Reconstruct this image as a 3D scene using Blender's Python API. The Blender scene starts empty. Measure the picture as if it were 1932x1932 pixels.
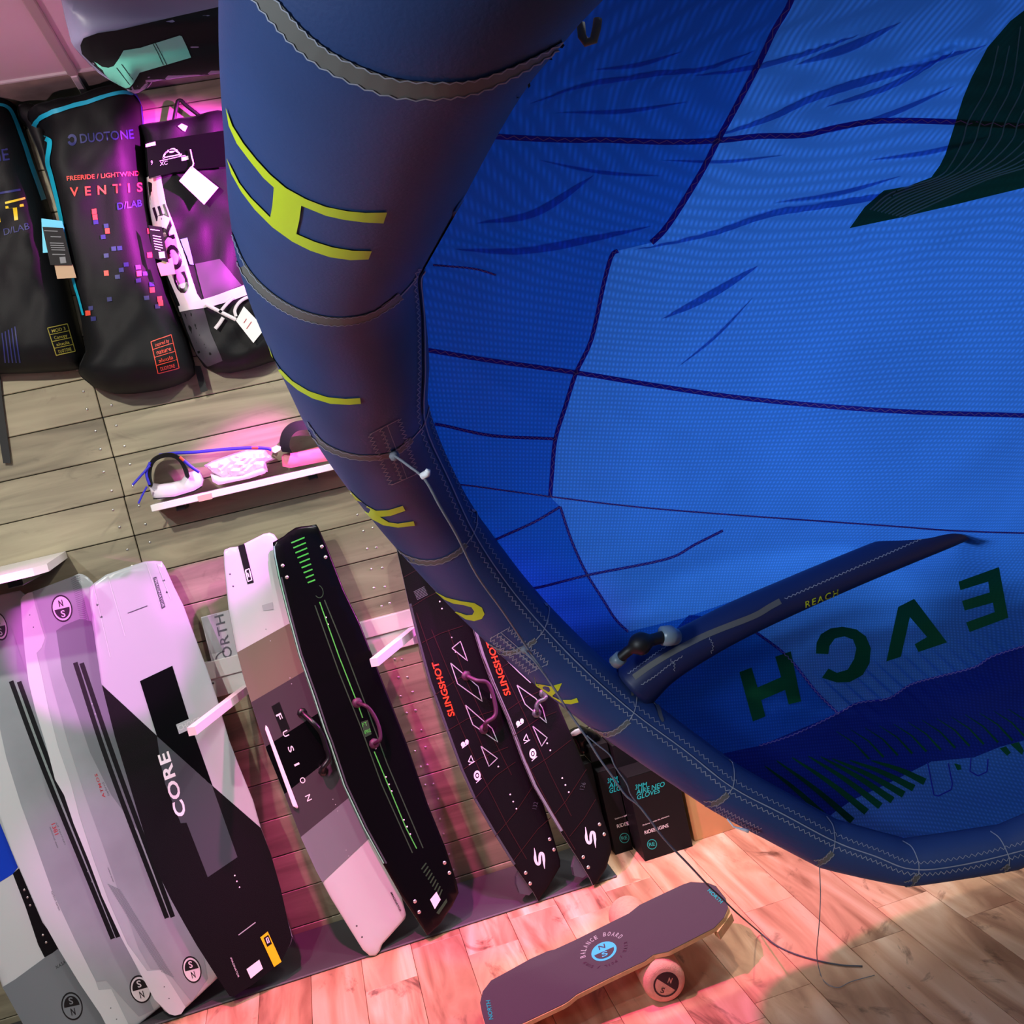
import bpy, bmesh, math, random
import numpy as np
from mathutils import Vector, Matrix, geometry
from mathutils.bvhtree import BVHTree
random.seed(7); np.random.seed(7)
scene = bpy.context.scene
COL = scene.collection
# ---------------------------------------------------------------- camera
F = 1948.0                      # focal length in pixels of the 1932 px frame
CAM = Vector((0, 0, 1.6))
MR = Matrix(((0.95394482, -0.2062637, -0.21781773),      # rows: camera right, down, forward
             (-0.23604584, -0.06802636, -0.96935792),
             (0.18512601, 0.97612894, -0.11358108)))
cam_d = bpy.data.cameras.new('camera'); cam = bpy.data.objects.new('camera', cam_d); COL.objects.link(cam)
r_, d_, f_ = MR[0], MR[1], MR[2]
cam.matrix_world = Matrix(((r_[0], -d_[0], -f_[0], 0), (r_[1], -d_[1], -f_[1], 0), (r_[2], -d_[2], -f_[2], 1.6), (0, 0, 0, 1)))
cam_d.sensor_width = 36; cam_d.sensor_fit = 'HORIZONTAL'; cam_d.lens = F / 1932 * 36; cam_d.clip_start = .02
scene.camera = cam
# ---------------------------------------------------------------- light
scene.view_settings.view_transform = 'Standard'; scene.view_settings.look = 'None'
scene.view_settings.gamma = 1; scene.view_settings.use_curve_mapping = False
scene.view_settings.exposure = 0.0
w = bpy.data.worlds.new('world'); scene.world = w; w.use_nodes = True
bg = w.node_tree.nodes['Background']; bg.inputs[0].default_value = (.75, .8, 1, 1); bg.inputs[1].default_value = .075
def spot(name, loc, at, power, col, cone, blend=.25, size=.03):
    l = bpy.data.lights.new(name, 'SPOT'); l.energy = power; l.color = col; l.spot_size = math.radians(cone)
    l.spot_blend = blend; l.shadow_soft_size = size
    o = bpy.data.objects.new(name, l); COL.objects.link(o); o.location = loc
    o.rotation_euler = (Vector(at) - Vector(loc)).to_track_quat('-Z', 'Y').to_euler(); return o
def area(name, loc, at, power, col, sx, sy):
    l = bpy.data.lights.new(name, 'AREA'); l.shape = 'RECTANGLE'; l.size = sx; l.size_y = sy; l.energy = power; l.color = col
    o = bpy.data.objects.new(name, l); COL.objects.link(o); o.location = loc
    o.rotation_euler = (Vector(at) - Vector(loc)).to_track_quat('-Z', 'Y').to_euler(); return o
WARM = (1, .96, .86); COOL = (.86, .93, 1); PINK = (1, .05, .9)
spot('track_spotlight_wall', (-.9, 1.5, 2.68), (-.3, 3.4, 1.35), 112, WARM, 75, .5)
spot('track_spotlight_rack', (.75, 2.0, 2.68), (.1, 3.4, .9), 56, WARM, 70, .6)
spot('track_spotlight_floor', (1.1, 2.62, 2.68), (1.05, 2.92, 0), 80, (1, .9, .76), 37, .12)
spot('track_spotlight_left', (-1.3, 1.0, 2.6), (-.7, 3.1, .5), 70, COOL, 60, .6)
spot('magenta_spotlight_side', (2.4, 3.03, 1.3), (-.5, 3.2, .66), 215, (1, .12, .86), 27, .35)
spot('magenta_spotlight_left', (-1.4, 1.7, 1.75), (-.72, 3.3, 1.13), 190, (1, .14, .86), 16, .2)
spot('magenta_spotlight_rails', (-1.9, 1.9, 1.3), (-.84, 3.12, .5), 90, (1, .2, .8), 20, .9)
spot('magenta_spotlight_bags', (.95, 2.62, 2.44), (-.02, 3.35, 2.36), 1000, PINK, 30, .4)
spot('magenta_spotlight_shelf', (.75, 2.55, 2.62), (-.14, 3.3, 1.53), 420, (1, .10, .9), 15, .3)
spot('magenta_spotlight_floor', (-.35, 2.45, 2.68), (.2, 2.75, 0), 430, (1, .08, .42), 48, .5)
spot('magenta_spotlight_ceiling', (-1.5, 1.9, 1.7), (-.7, 2.6, 2.74), 44, (1, .55, .75), 80, .9)
area('ceiling_panel_shop', (1.6, 2.9, 2.66), (1.6, 2.7, 0), 44, COOL, 1.2, .8)
area('canopy_fill_area', (1.1, 1.5, 2.68), (1.0, 1.5, 0), 9.5, COOL, .6, .6)  # fill added above the kite to brighten the upper canopy
area('front_fill_area', (-.6, -.6, 2.66), (-.2, 1.5, 1.2), 9, COOL, 1.2, .6)  # frontal fill added behind the camera for the tube and its letters
spot('tube_fill_spot', (-1.7, .35, 1.95), (.3, 1.5, 1.5), 185, (.8, .9, 1), 60, .7, .25)  # cool fill added from the left to brighten the kite tube
spot('magenta_spotlight_mat', (.35, 2.85, 2.2), (.32, 3.22, 0), 150, (1, .05, .85), 22, .5)
# ---------------------------------------------------------------- pixel rays -> places in the room
def ray(x, y):
    cx, cy = (x - 966) / F, (y - 966) / F
    return Vector((MR[0][0]*cx + MR[1][0]*cy + MR[2][0], MR[0][1]*cx + MR[1][1]*cy + MR[2][1], MR[0][2]*cx + MR[1][2]*cy + MR[2][2]))
def P(x, y, t): return CAM + ray(x, y) * t
def floorpt(x, y, z=0):
    d = ray(x, y); return CAM + d * ((z - 1.6) / d.z)
def wallpt(x, y, Y):
    d = ray(x, y); return CAM + d * (Y / d.y)
def plane_surf(p0, n):
    p0 = Vector(p0); n = Vector(n).normalized()
    def S(x, y, off=0):
        d = ray(x, y); t = (p0 - CAM).dot(n) / d.dot(n); q = CAM + d * t
        return q + n * off * (1 if n.dot(d) < 0 else -1)
    return S
def wall_surf(Y): return plane_surf((0, Y, 0), (0, -1, 0))
def lean_surf(x0, Yb, Yt, b, rock=.025, H=1.36):
    n = Vector((-b, 1, -(Yt - Yb) / H)).normalized() * -1
    def S(x, y, off=0):
        d = ray(x, y); t = Yb
        for _ in range(7):
            q = CAM + d * t
            u = q.z / H * 2 - 1
            Yw = Yb + (Yt - Yb) * q.z / H + b * (q.x - x0) - rock * (u * u - .6)
            t = t + (Yw - q.y) / d.y * .95
        return CAM + d * t + n * off
    S.n = n
    return S
def bvh_surf(bvh, tdef):
    def S(x, y, off=0):
        d = ray(x, y).normalized()
        h = bvh.ray_cast(CAM, d)
        if h[0] is None:
            t0 = tdef(x, y) if callable(tdef) else tdef
            q, nn, i, ds = bvh.find_nearest(P(x, y, t0)); nn = nn if nn.dot(d) < 0 else -nn
            return q + nn * off
        nn = h[1] if h[1].dot(d) < 0 else -h[1]
        return h[0] + nn * off
    return S
# ---------------------------------------------------------------- 2-D helpers
def dens(poly, step, closed=True):
    out = []; n = len(poly)
    for i in range(n if closed else n - 1):
        a = poly[i]; b = poly[(i + 1) % n]; L = math.hypot(b[0]-a[0], b[1]-a[1]); k = max(1, int(L / step + .5))
        for j in range(k): out.append((a[0] + (b[0]-a[0])*j/k, a[1] + (b[1]-a[1])*j/k))
    if not closed: out.append(tuple(poly[-1]))
    return out
def crom(pts, k=6, closed=False):
    n = len(pts); out = []; P_ = [np.array(p, float) for p in pts]
    for i in range(n if closed else n - 1):
        p0 = P_[(i-1) % n] if closed or i > 0 else P_[0]*2-P_[1]; p1 = P_[i]; p2 = P_[(i+1) % n]
        p3 = P_[(i+2) % n] if closed or i + 2 < n else P_[-1]*2-P_[-2]
        for j in range(k):
            t = j / k
            out.append(tuple(.5*((2*p1) + (-p0+p2)*t + (2*p0-5*p1+4*p2-p3)*t*t + (-p0+3*p1-3*p2+p3)*t**3)))
    if not closed: out.append(tuple(P_[-1]))
    return out
def edist(pts, poly):
    """distance of points to polygon outline and inside flag"""
    p = np.asarray(pts, float); a = np.asarray(poly, float); b = np.roll(a, -1, 0); ab = b - a
    L2 = np.maximum((ab**2).sum(1), 1e-9)
    t = np.clip(((p[:, None] - a) * ab).sum(2) / L2, 0, 1)
    d = np.sqrt(((p[:, None] - (a + t[..., None]*ab))**2).sum(2)).min(1)
    c = ((a[:, 1] > p[:, None, 1]) != (b[:, 1] > p[:, None, 1]))
    with np.errstate(divide='ignore', invalid='ignore'):
        xi = a[:, 0] + (p[:, None, 1] - a[:, 1]) * ab[:, 0] / np.where(ab[:, 1] == 0, 1e-9, ab[:, 1])
    ins = ((c & (p[:, None, 0] < xi)).sum(1) % 2).astype(bool)
    return d, ins
def mesh2d(poly, sp, insets=(), bstep=None, jitter=.0):
    """triangulated polygon with inner points; returns pts, tris, boundary index list"""
    bd = dens(poly, bstep or sp); pts = list(bd); a = np.array(bd)
    x0, y0 = a.min(0); x1, y1 = a.max(0)
    cand = []
    ar = sum(bd[i][0]*bd[(i+1) % len(bd)][1] - bd[(i+1) % len(bd)][0]*bd[i][1] for i in range(len(bd)))
    sgn = 1 if ar > 0 else -1
    for ins in insets:
        q = []
        for i in range(len(bd)):
            p, nx = bd[i-1], bd[(i+1) % len(bd)]; dx, dy = nx[0]-p[0], nx[1]-p[1]; L = math.hypot(dx, dy) or 1
            q.append((bd[i][0] - sgn*dy/L*ins, bd[i][1] + sgn*dx/L*ins))
        dd, ii = edist(q, bd)
        last = None
        for k in range(len(q)):
            if ii[k] and dd[k] > ins*.85 and (last is None or math.hypot(q[k][0]-last[0], q[k][1]-last[1]) > sp*.5): cand.append(q[k]); last = q[k]
    m = max(insets) if insets else 0
    gx, gy = np.meshgrid(np.arange(x0 + sp/2, x1, sp), np.arange(y0 + sp/2, y1, sp)); g = np.stack([gx.ravel(), gy.ravel()], 1)
    if len(g):
        dd, ii = edist(g, bd); g = g[ii & (dd > max(m + sp*.4, sp*.35))]
        cand += [tuple(q) for q in g]
    allp = [Vector(p) for p in pts + cand]; n = len(bd)
    r = geometry.delaunay_2d_cdt(allp, [(i, (i+1) % n) for i in range(n)], [], 1, 1e-4)
    V, T, orig = r[0], r[2], r[3]
    mp = {}
    for i, o in enumerate(orig):
        for k in o: mp[k] = i
    return [tuple(v) for v in V], [tuple(t) for t in T], [mp.get(i, 0) for i in range(n)]
# ---------------------------------------------------------------- things and parts
def tag(o, label=None, cat=None, group=None, kind=None):
    if label: o['label'] = label
    if cat: o['category'] = cat
    if group: o['group'] = group
    if kind: o['kind'] = kind
    return o
def thing(name, label, cat, base, group=None, kind=None):
    o = bpy.data.objects.new(name, None); COL.objects.link(o); o.location = base; o.empty_display_size = .05
    return tag(o, label, cat, group, kind)
def root_loc(o):
    while o.parent: o = o.parent
    return o.location
def mk(name, verts, faces, mats, parent=None, smooth=True, fm=None, base=None, label=None, kind=None, uvs=None, sharp=None):
    org = Vector(root_loc(parent)) if parent else Vector(base if base is not None else (0, 0, 0))
    me = bpy.data.meshes.new(name)
    me.from_pydata([tuple(Vector(v) - org) for v in verts], [], faces)
    for m in (mats if isinstance(mats, (list, tuple)) else [mats]): me.materials.append(m)
    if fm: me.polygons.foreach_set('material_index', fm)
    if uvs is not None:
        ul = me.uv_layers.new(name='uv')
        for l in me.loops: ul.data[l.index].uv = uvs[l.vertex_index]
    if smooth: me.polygons.foreach_set('use_smooth', [True]*len(me.polygons))
    me.validate(); me.update()
    if smooth and sharp: me.set_sharp_from_angle(angle=math.radians(sharp))
    o = bpy.data.objects.new(name, me); COL.objects.link(o)
    if parent: o.parent = parent
    else: o.location = org
    if label: o['label'] = label
    if kind: o['kind'] = kind
    return o
class MB:
    def __init__(s): s.v = []; s.f = []; s.m = []
    def add(s, v, f, m=0):
        k = len(s.v); s.v += list(v); s.f += [tuple(i + k for i in q) for q in f]; s.m += [m]*len(f); return s
    def build(s, name, mats, parent=None, **kw): return mk(name, s.v, s.f, mats, parent, fm=s.m, **kw)
def box(p0, p1):
    x0, y0, z0 = p0; x1, y1, z1 = p1
    v = [(x0,y0,z0),(x1,y0,z0),(x1,y1,z0),(x0,y1,z0),(x0,y0,z1),(x1,y0,z1),(x1,y1,z1),(x0,y1,z1)]
    return v, [(3,2,1,0),(4,5,6,7),(0,1,5,4),(1,2,6,5),(2,3,7,6),(3,0,4,7)]
def bevbox(p0, p1, b):
    bm = bmesh.new(); v, f = box(p0, p1); vs = [bm.verts.new(q) for q in v]
    for q in f: bm.faces.new([vs[i] for i in q])
    bmesh.ops.bevel(bm, geom=bm.edges[:], offset=b, segments=1, affect='EDGES', profile=.5)
    bm.verts.index_update(); r = [tuple(q.co) for q in bm.verts], [tuple(q.index for q in fc.verts) for fc in bm.faces]; bm.free(); return r
def prism(face_pts, vec):
    n = len(face_pts); v = [Vector(p) for p in face_pts] + [Vector(p) + Vector(vec) for p in face_pts]
    f = [tuple(range(n)), tuple(range(2*n-1, n-1, -1))] + [(i, (i+1) % n, n + (i+1) % n, n + i) for i in range(n)]
    return v, f
def tube(pts, rad, ns=10, cap=True, flat=None):
    pts = [Vector(p) for p in pts]; n = len(pts)
    if not hasattr(rad, '__len__'): rad = [rad]*n
    v = []; f = []; T = []
    for i in range(n): T.append((pts[min(i+1, n-1)] - pts[max(i-1, 0)]).normalized())
    u = T[0].orthogonal().normalized() if flat is None else (Vector(flat) - T[0]*Vector(flat).dot(T[0])).normalized()
    for i in range(n):
        u = (u - T[i]*u.dot(T[i])).normalized(); w_ = T[i].cross(u)
        ru, rw = (rad[i] if not hasattr(rad[i], '__len__') else rad[i][0]), (rad[i] if not hasattr(rad[i], '__len__') else rad[i][1])
        for k in range(ns):
            a = 2*math.pi*k/ns; v.append(pts[i] + u*math.cos(a)*ru + w_*math.sin(a)*rw)
    for i in range(n-1):
        for k in range(ns): f.append((i*ns+k, i*ns+(k+1) % ns, (i+1)*ns+(k+1) % ns, (i+1)*ns+k))
    if cap: f.append(tuple(range(ns-1, -1, -1))); f.append(tuple((n-1)*ns+k for k in range(ns)))
    return v, f
def sheet(poly, S, off=0, sp=14, insets=()):
    V, T, B = mesh2d(poly, sp, insets); return [S(x, y, off) for x, y in V], T
def slab(poly, S, thick, sp=16, prof=None, insets=(), back=None, bstep=None):
    """body with the outline poly as seen; front follows S, prof(d) raises it by the distance d (px) from the rim"""
    V, T, B = mesh2d(poly, sp, insets, bstep)
    d = edist(V, dens(poly, bstep or sp))[0]
    front = [S(x, y, prof(dd) if prof else 0) for (x, y), dd in zip(V, d)]
    for i in B: front[i] = S(V[i][0], V[i][1], prof(0) if prof else 0)
    nv = back if back is not None else getattr(S, 'n', Vector((0, -1, 0))) * -1
    bk = [S(x, y, 0) + Vector(nv) * thick for x, y in V]
    n = len(V)
    # orient triangles towards the camera
    f = []
    for t in T:
        a, b, c = (Vector(front[i]) for i in t); nn = (b-a).cross(c-a)
        tt = t if nn.dot(a - CAM) < 0 else t[::-1]
        f.append(tt); f.append(tuple(i + n for i in tt[::-1]))
    m = len(B)
    for i in range(m): f.append((B[i], B[(i+1) % m], B[(i+1) % m] + n, B[i] + n))
    return front + bk, f
def ribbon(path, wpx, S, off=.001, step=8):
    p = dens(path, step, False); n = len(p); v = []; f = []
    for i in range(n):
        a, b = p[max(i-1, 0)], p[min(i+1, n-1)]; dx, dy = b[0]-a[0], b[1]-a[1]; L = math.hypot(dx, dy) or 1
        w_ = (wpx(i/(n-1)) if callable(wpx) else wpx) / 2
        v += [S(p[i][0]-dy/L*w_, p[i][1]+dx/L*w_, off), S(p[i][0]+dy/L*w_, p[i][1]-dx/L*w_, off)]
    for i in range(n-1): f.append((2*i, 2*i+1, 2*i+3, 2*i+2))
    return v, f
def zig(path, amp, per):
    p = dens(path, per/2, False); out = []
    for i in range(len(p)):
        a, b = p[max(i-1, 0)], p[min(i+1, len(p)-1)]; dx, dy = b[0]-a[0], b[1]-a[1]; L = math.hypot(dx, dy) or 1; s = amp if i % 2 else -amp
        out.append((p[i][0]-dy/L*s, p[i][1]+dx/L*s))
    return out
_tc = {}
def textmesh(s, bold=.0, shear=0., space=1.0):
    key = (s, bold, shear, space)
    if key not in _tc:
        c = bpy.data.curves.new('t', 'FONT'); c.body = s; c.offset = bold*.5; c.shear = shear; c.resolution_u = 3; c.space_character = space
        o = bpy.data.objects.new('t', c); COL.objects.link(o); bpy.context.view_layer.update()
        me = o.evaluated_get(bpy.context.evaluated_depsgraph_get()).to_mesh()
        v = [(q.co.x, q.co.y) for q in me.vertices]; f = [tuple(p.vertices) for p in me.polygons]
        bpy.data.objects.remove(o); bpy.data.curves.remove(c)
        x0 = min(q[0] for q in v); x1 = max(q[0] for q in v); y0 = 0; y1 = max(q[1] for q in v)
        _tc[key] = ([((x-x0)/(x1-x0), y/y1) for x, y in v], f)
    return _tc[key]
def text(s, a, b, up, S, off=.001, **kw):
    """lettering with its baseline from pixel a to pixel b and cap height vector up"""
    v, f = textmesh(s, **kw)
    return [S(a[0]+(b[0]-a[0])*x+up[0]*y, a[1]+(b[1]-a[1])*x+up[1]*y, off) for x, y in v], f
def disc(c, rx, ry, S, off=.001, a0=0, a1=360, n=28, ang=0, r0=0):
    ca, sa = math.cos(math.radians(ang)), math.sin(math.radians(ang)); v = []; f = []
    def q(a, k):
        x, y = rx*k*math.cos(a), ry*k*math.sin(a); return S(c[0]+x*ca-y*sa, c[1]+x*sa+y*ca, off)
    k = max(3, int(n*abs(a1-a0)/360))
    for i in range(k+1):
        a = math.radians(a0+(a1-a0)*i/k); v += [q(a, 1), q(a, r0)]
    for i in range(k): f.append((2*i, 2*i+2, 2*i+3, 2*i+1))
    return v, f
def dome(p, n, r, h=.5):
    n = Vector(n).normalized(); u = n.orthogonal().normalized(); w_ = n.cross(u); v = []; f = []
    for j, (rr, hh) in enumerate(((1, 0), (.8, .6), (.35, .95))):
        for k in range(8):
            a = k*math.pi/4; v.append(Vector(p) + (u*math.cos(a)+w_*math.sin(a))*r*rr + n*r*h*hh)
    for j in range(2):
        for k in range(8): f.append((j*8+k, j*8+(k+1) % 8, (j+1)*8+(k+1) % 8, (j+1)*8+k))
    f.append(tuple(range(16, 24))); return v, f
# ---------------------------------------------------------------- materials
def srgb(r, g, b):
    g_ = lambda c: (c/255/12.92 if c <= 10 else ((c/255+.055)/1.055)**2.4); return (g_(r), g_(g), g_(b), 1)
def mat(name, col, rough=.5, metal=0, spec=.5, sheen=0, coat=0, bump=0, bscale=200, var=0, vscale=6):
    m = bpy.data.materials.new(name); m.use_nodes = True; nt = m.node_tree; b = nt.nodes['Principled BSDF']
    b.inputs['Base Color'].default_value = col; b.inputs['Roughness'].default_value = rough; b.inputs['Metallic'].default_value = metal
    b.inputs['Specular IOR Level'].default_value = spec; b.inputs['Coat Weight'].default_value = coat; b.inputs['Sheen Weight'].default_value = sheen
    if bump or var: tc = nt.nodes.new('ShaderNodeTexCoord')
    if bump:
        n = nt.nodes.new('ShaderNodeTexNoise'); n.inputs['Scale'].default_value = bscale; nt.links.new(tc.outputs['Object'], n.inputs['Vector'])
        bp = nt.nodes.new('ShaderNodeBump'); bp.inputs['Strength'].default_value = bump; bp.inputs['Distance'].default_value = .002
        nt.links.new(n.outputs[0], bp.inputs['Height']); nt.links.new(bp.outputs[0], b.inputs['Normal'])
    if var:
        n = nt.nodes.new('ShaderNodeTexNoise'); n.inputs['Scale'].default_value = vscale; n.inputs['Detail'].default_value = 6; nt.links.new(tc.outputs['Object'], n.inputs['Vector'])
        rp = nt.nodes.new('ShaderNodeValToRGB'); rp.color_ramp.elements[0].position = .3; rp.color_ramp.elements[1].position = .7
        rp.color_ramp.elements[0].color = tuple(c*(1-var) for c in col[:3]) + (1,); rp.color_ramp.elements[1].color = tuple(min(1, c*(1+var)) for c in col[:3]) + (1,)
        nt.links.new(n.outputs[0], rp.inputs[0]); nt.links.new(rp.outputs[0], b.inputs['Base Color'])
    return m
def wood(name, cols, axis, scale=1., rough=.5, knots=.5, randv=.25, coat=0, gx=16., kx=7., kp=.60):
    """procedural timber, grain running along axis, every plank its own figure"""
    m = bpy.data.materials.new(name); m.use_nodes = True; nt = m.node_tree; N = nt.nodes; L = nt.links; b = N['Principled BSDF']
    b.inputs['Roughness'].default_value = rough; b.inputs['Coat Weight'].default_value = coat; b.inputs['Coat Roughness'].default_value = .25
    tc = N.new('ShaderNodeTexCoord'); oi = N.new('ShaderNodeObjectInfo')
    mv = N.new('ShaderNodeVectorMath'); mv.operation = 'MULTIPLY_ADD'
    L.new(oi.outputs['Random'], mv.inputs[0]); mv.inputs[1].default_value = (37, 91, 53); L.new(tc.outputs['Object'], mv.inputs[2])
    mp = N.new('ShaderNodeMapping'); L.new(mv.outputs[0], mp.inputs[0])
    s = [gx, gx, gx]; s[axis] = 1.6; mp.inputs['Scale'].default_value = [q*scale for q in s]
    n1 = N.new('ShaderNodeTexNoise'); n1.inputs['Scale'].default_value = 1; n1.inputs['Detail'].default_value = 7; n1.inputs['Distortion'].default_value = 1.2; L.new(mp.outputs[0], n1.inputs['Vector'])
    rp = N.new('ShaderNodeValToRGB'); L.new(n1.outputs[0], rp.inputs[0]); e = rp.color_ramp.elements
    e[0].position = .3; e[0].color = cols[0]; e[1].position = .72; e[1].color = cols[2]; q = e.new(.5); q.color = cols[1]
    mp2 = N.new('ShaderNodeMapping'); L.new(mv.outputs[0], mp2.inputs[0]); s2 = [kx, kx, kx]; s2[axis] = kx*.42; mp2.inputs['Scale'].default_value = [q*scale for q in s2]
    n2 = N.new('ShaderNodeTexNoise'); n2.inputs['Scale'].default_value = 1.3; n2.inputs['Detail'].default_value = 9; n2.inputs['Roughness'].default_value = .62; n2.inputs['Distortion'].default_value = 2.5; L.new(mp2.outputs[0], n2.inputs['Vector'])
    r2 = N.new('ShaderNodeValToRGB'); L.new(n2.outputs[0], r2.inputs[0]); r2.color_ramp.elements[0].position = kp; r2.color_ramp.elements[1].position = kp + .10
    r2.color_ramp.elements[0].color = (0, 0, 0, 1); r2.color_ramp.elements[1].color = (knots, knots, knots, 1)
    mx = N.new('ShaderNodeMixRGB'); L.new(r2.outputs[0], mx.inputs[0]); L.new(rp.outputs[0], mx.inputs[1]); mx.inputs[2].default_value = cols[3]
    hv = N.new('ShaderNodeHueSaturation'); L.new(mx.outputs[0], hv.inputs['Color'])
    mr = N.new('ShaderNodeMapRange'); L.new(oi.outputs['Random'], mr.inputs[0]); mr.inputs[3].default_value = 1-randv; mr.inputs[4].default_value = 1+randv; L.new(mr.outputs[0], hv.inputs['Value'])
    L.new(hv.outputs[0], b.inputs['Base Color'])
    bp = N.new('ShaderNodeBump'); bp.inputs['Strength'].default_value = .15; bp.inputs['Distance'].default_value = .002; L.new(n1.outputs[0], bp.inputs['Height']); L.new(bp.outputs[0], b.inputs['Normal'])
    return m
def cloth(name, col, trans=.55, pitch=.0072, tcol=None, grid=.15):
    """ripstop nylon that lets light through; the grid is woven on the sheet's own uv"""
    m = bpy.data.materials.new(name); m.use_nodes = True; nt = m.node_tree; N = nt.nodes; L = nt.links; b = N['Principled BSDF']; out = N['Material Output']
    b.inputs['Roughness'].default_value = .7; b.inputs['Specular IOR Level'].default_value = .15
    uv = N.new('ShaderNodeUVMap'); uv.uv_map = 'uv'
    sp = N.new('ShaderNodeSeparateXYZ'); L.new(uv.outputs[0], sp.inputs[0])
    ws = []
    for i in (0, 1):
        a = N.new('ShaderNodeMath'); a.operation = 'MULTIPLY'; L.new(sp.outputs[i], a.inputs[0]); a.inputs[1].default_value = 2*math.pi/pitch
        c = N.new('ShaderNodeMath'); c.operation = 'SINE'; L.new(a.outputs[0], c.inputs[0])
        d = N.new('ShaderNodeMath'); d.operation = 'MULTIPLY_ADD'; L.new(c.outputs[0], d.inputs[0]); d.inputs[1].default_value = .5; d.inputs[2].default_value = .5; ws.append(d)
    mu = N.new('ShaderNodeMath'); mu.operation = 'MULTIPLY'; L.new(ws[0].outputs[0], mu.inputs[0]); L.new(ws[1].outputs[0], mu.inputs[1])
    nz = N.new('ShaderNodeTexNoise'); nz.inputs['Scale'].default_value = 5; nz.inputs['Detail'].default_value = 4; L.new(uv.outputs[0], nz.inputs['Vector'])
    def shade(c, k1, k2):
        r = N.new('ShaderNodeMixRGB'); L.new(mu.outputs[0], r.inputs[0]); r.inputs[1].default_value = tuple(q*k1 for q in c[:3]) + (1,); r.inputs[2].default_value = tuple(min(1, q*k2) for q in c[:3]) + (1,)
        h = N.new('ShaderNodeHueSaturation'); L.new(r.outputs[0], h.inputs['Color']); mr = N.new('ShaderNodeMapRange'); L.new(nz.outputs[0], mr.inputs[0])
        mr.inputs[3].default_value = .8; mr.inputs[4].default_value = 1.2; L.new(mr.outputs[0], h.inputs['Value']); return h
    c1 = shade(col, 1-grid, 1+grid*2); c2 = shade(tcol or col, 1-grid, 1+grid*2)
    L.new(c1.outputs[0], b.inputs['Base Color'])
    tr = N.new('ShaderNodeBsdfTranslucent'); L.new(c2.outputs[0], tr.inputs[0])
    mx = N.new('ShaderNodeMixShader'); mx.inputs[0].default_value = trans; L.new(b.outputs[0], mx.inputs[1]); L.new(tr.outputs[0], mx.inputs[2]); L.new(mx.outputs[0], out.inputs[0])
    return m
M = {}
M['wall'] = wood('stained_pine_cladding', [srgb(120,112,92), srgb(150,141,116), srgb(172,162,134), srgb(96,86,70)], 0, 1, .6, .35, .10)
M['floor'] = wood('maple_floorboard', [srgb(150,102,76), srgb(204,156,122), srgb(232,196,164), srgb(98,62,48)], 1, 1, .38, .85, .2, .2, 11, 4.2, .58)
M['white_wood'] = mat('white_painted_wood', srgb(228,226,222), .4)
M['ceil'] = mat('ceiling_board', srgb(214,196,200), .8, var=.05, vscale=3)
M['ceil_edge'] = mat('mottled_ceiling_edge', srgb(150,146,130), .85, var=.22, vscale=14)
M['batten'] = mat('ceiling_batten', srgb(176,166,160), .7)
M['mat'] = mat('dark_rubber_mat', srgb(66,66,68), .55, bump=.3, bscale=400, var=.15)
M['screw'] = mat('steel_screw', srgb(210,210,200), .3, .8)
M['bagblack'] = mat('black_bag_nylon', srgb(19,21,23), .6, spec=.22, bump=.2, bscale=500)
M['bagdark'] = mat('black_webbing', srgb(14,14,16), .6)
M['bagwhite'] = mat('white_bag_panel', srgb(226,222,226), .5)
M['cyan'] = mat('cyan_piping', srgb(30,190,220), .45)
M['orange'] = mat('coral_print', srgb(235,84,62), .5)
M['navyprint'] = mat('navy_print', srgb(38,44,110), .5)
M['yellow'] = mat('yellow_print', srgb(232,206,40), .5)
M['olive'] = mat('olive_yellow_print', srgb(170,165,70), .5)
M['paper'] = mat('white_paper_tag', srgb(240,238,236), .6)
M['tan'] = mat('kraft_card', srgb(190,165,130), .7)
M['ltcyan'] = mat('pale_blue_tag', srgb(120,190,220), .5)
M['north'] = mat('pinstriped_grey_laminate', srgb(150,158,162), .28, coat=.3, var=.18, vscale=3)
M['mesh'] = mat('grey_mesh_panel', srgb(66,62,72), .6)
M['black'] = mat('satin_black', srgb(12,12,14), .35)
M['bkgloss'] = mat('gloss_black', srgb(6,6,8), .25, spec=.2, coat=.05)
M['wgloss'] = mat('gloss_white_laminate', srgb(196,203,203), .22, coat=.4)
M['ggloss'] = mat('pale_grey_laminate', srgb(168,176,178), .25, coat=.4)
M['gmid'] = mat('mid_grey_laminate', srgb(116,124,128), .28, coat=.3)
M['gdark'] = mat('dark_grey_laminate', srgb(66,72,76), .3, coat=.3)
M['carbon'] = mat('black_carbon_weave', srgb(12,11,14), .55, spec=.12, bump=.4, bscale=700)
M['logo_l'] = mat('light_logo', srgb(222,222,222), .4)
M['logo_d'] = mat('dark_logo', srgb(16,16,18), .4)
M['letters'] = mat('white_letters', srgb(236,234,236), .4)
M['redtiny'] = mat('small_red_print', srgb(170,60,66), .5)
M['slot'] = mat('clear_slot', srgb(150,165,162), .25)
M['green'] = mat('green_print', srgb(70,190,70), .4)
M['greend'] = mat('dull_green_print', srgb(40,70,44), .4)
M['mint'] = mat('mint_edge', srgb(120,190,150), .3)
M['redline'] = mat('dark_red_print', srgb(48,20,22), .4)
M['sling'] = mat('orange_red_letters', srgb(240,74,36), .4)
M['plum'] = mat('plum_webbing', srgb(62,28,54), .5)
M['blue'] = mat('cobalt_graphic', srgb(10,60,190), .35)
M['ycard'] = mat('yellow_card', srgb(236,206,16), .5)
M['teal'] = mat('teal_print', srgb(14,176,172), .45)
M['card'] = mat('brown_cardboard', srgb(196,148,98), .75, var=.06, vscale=9)
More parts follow.
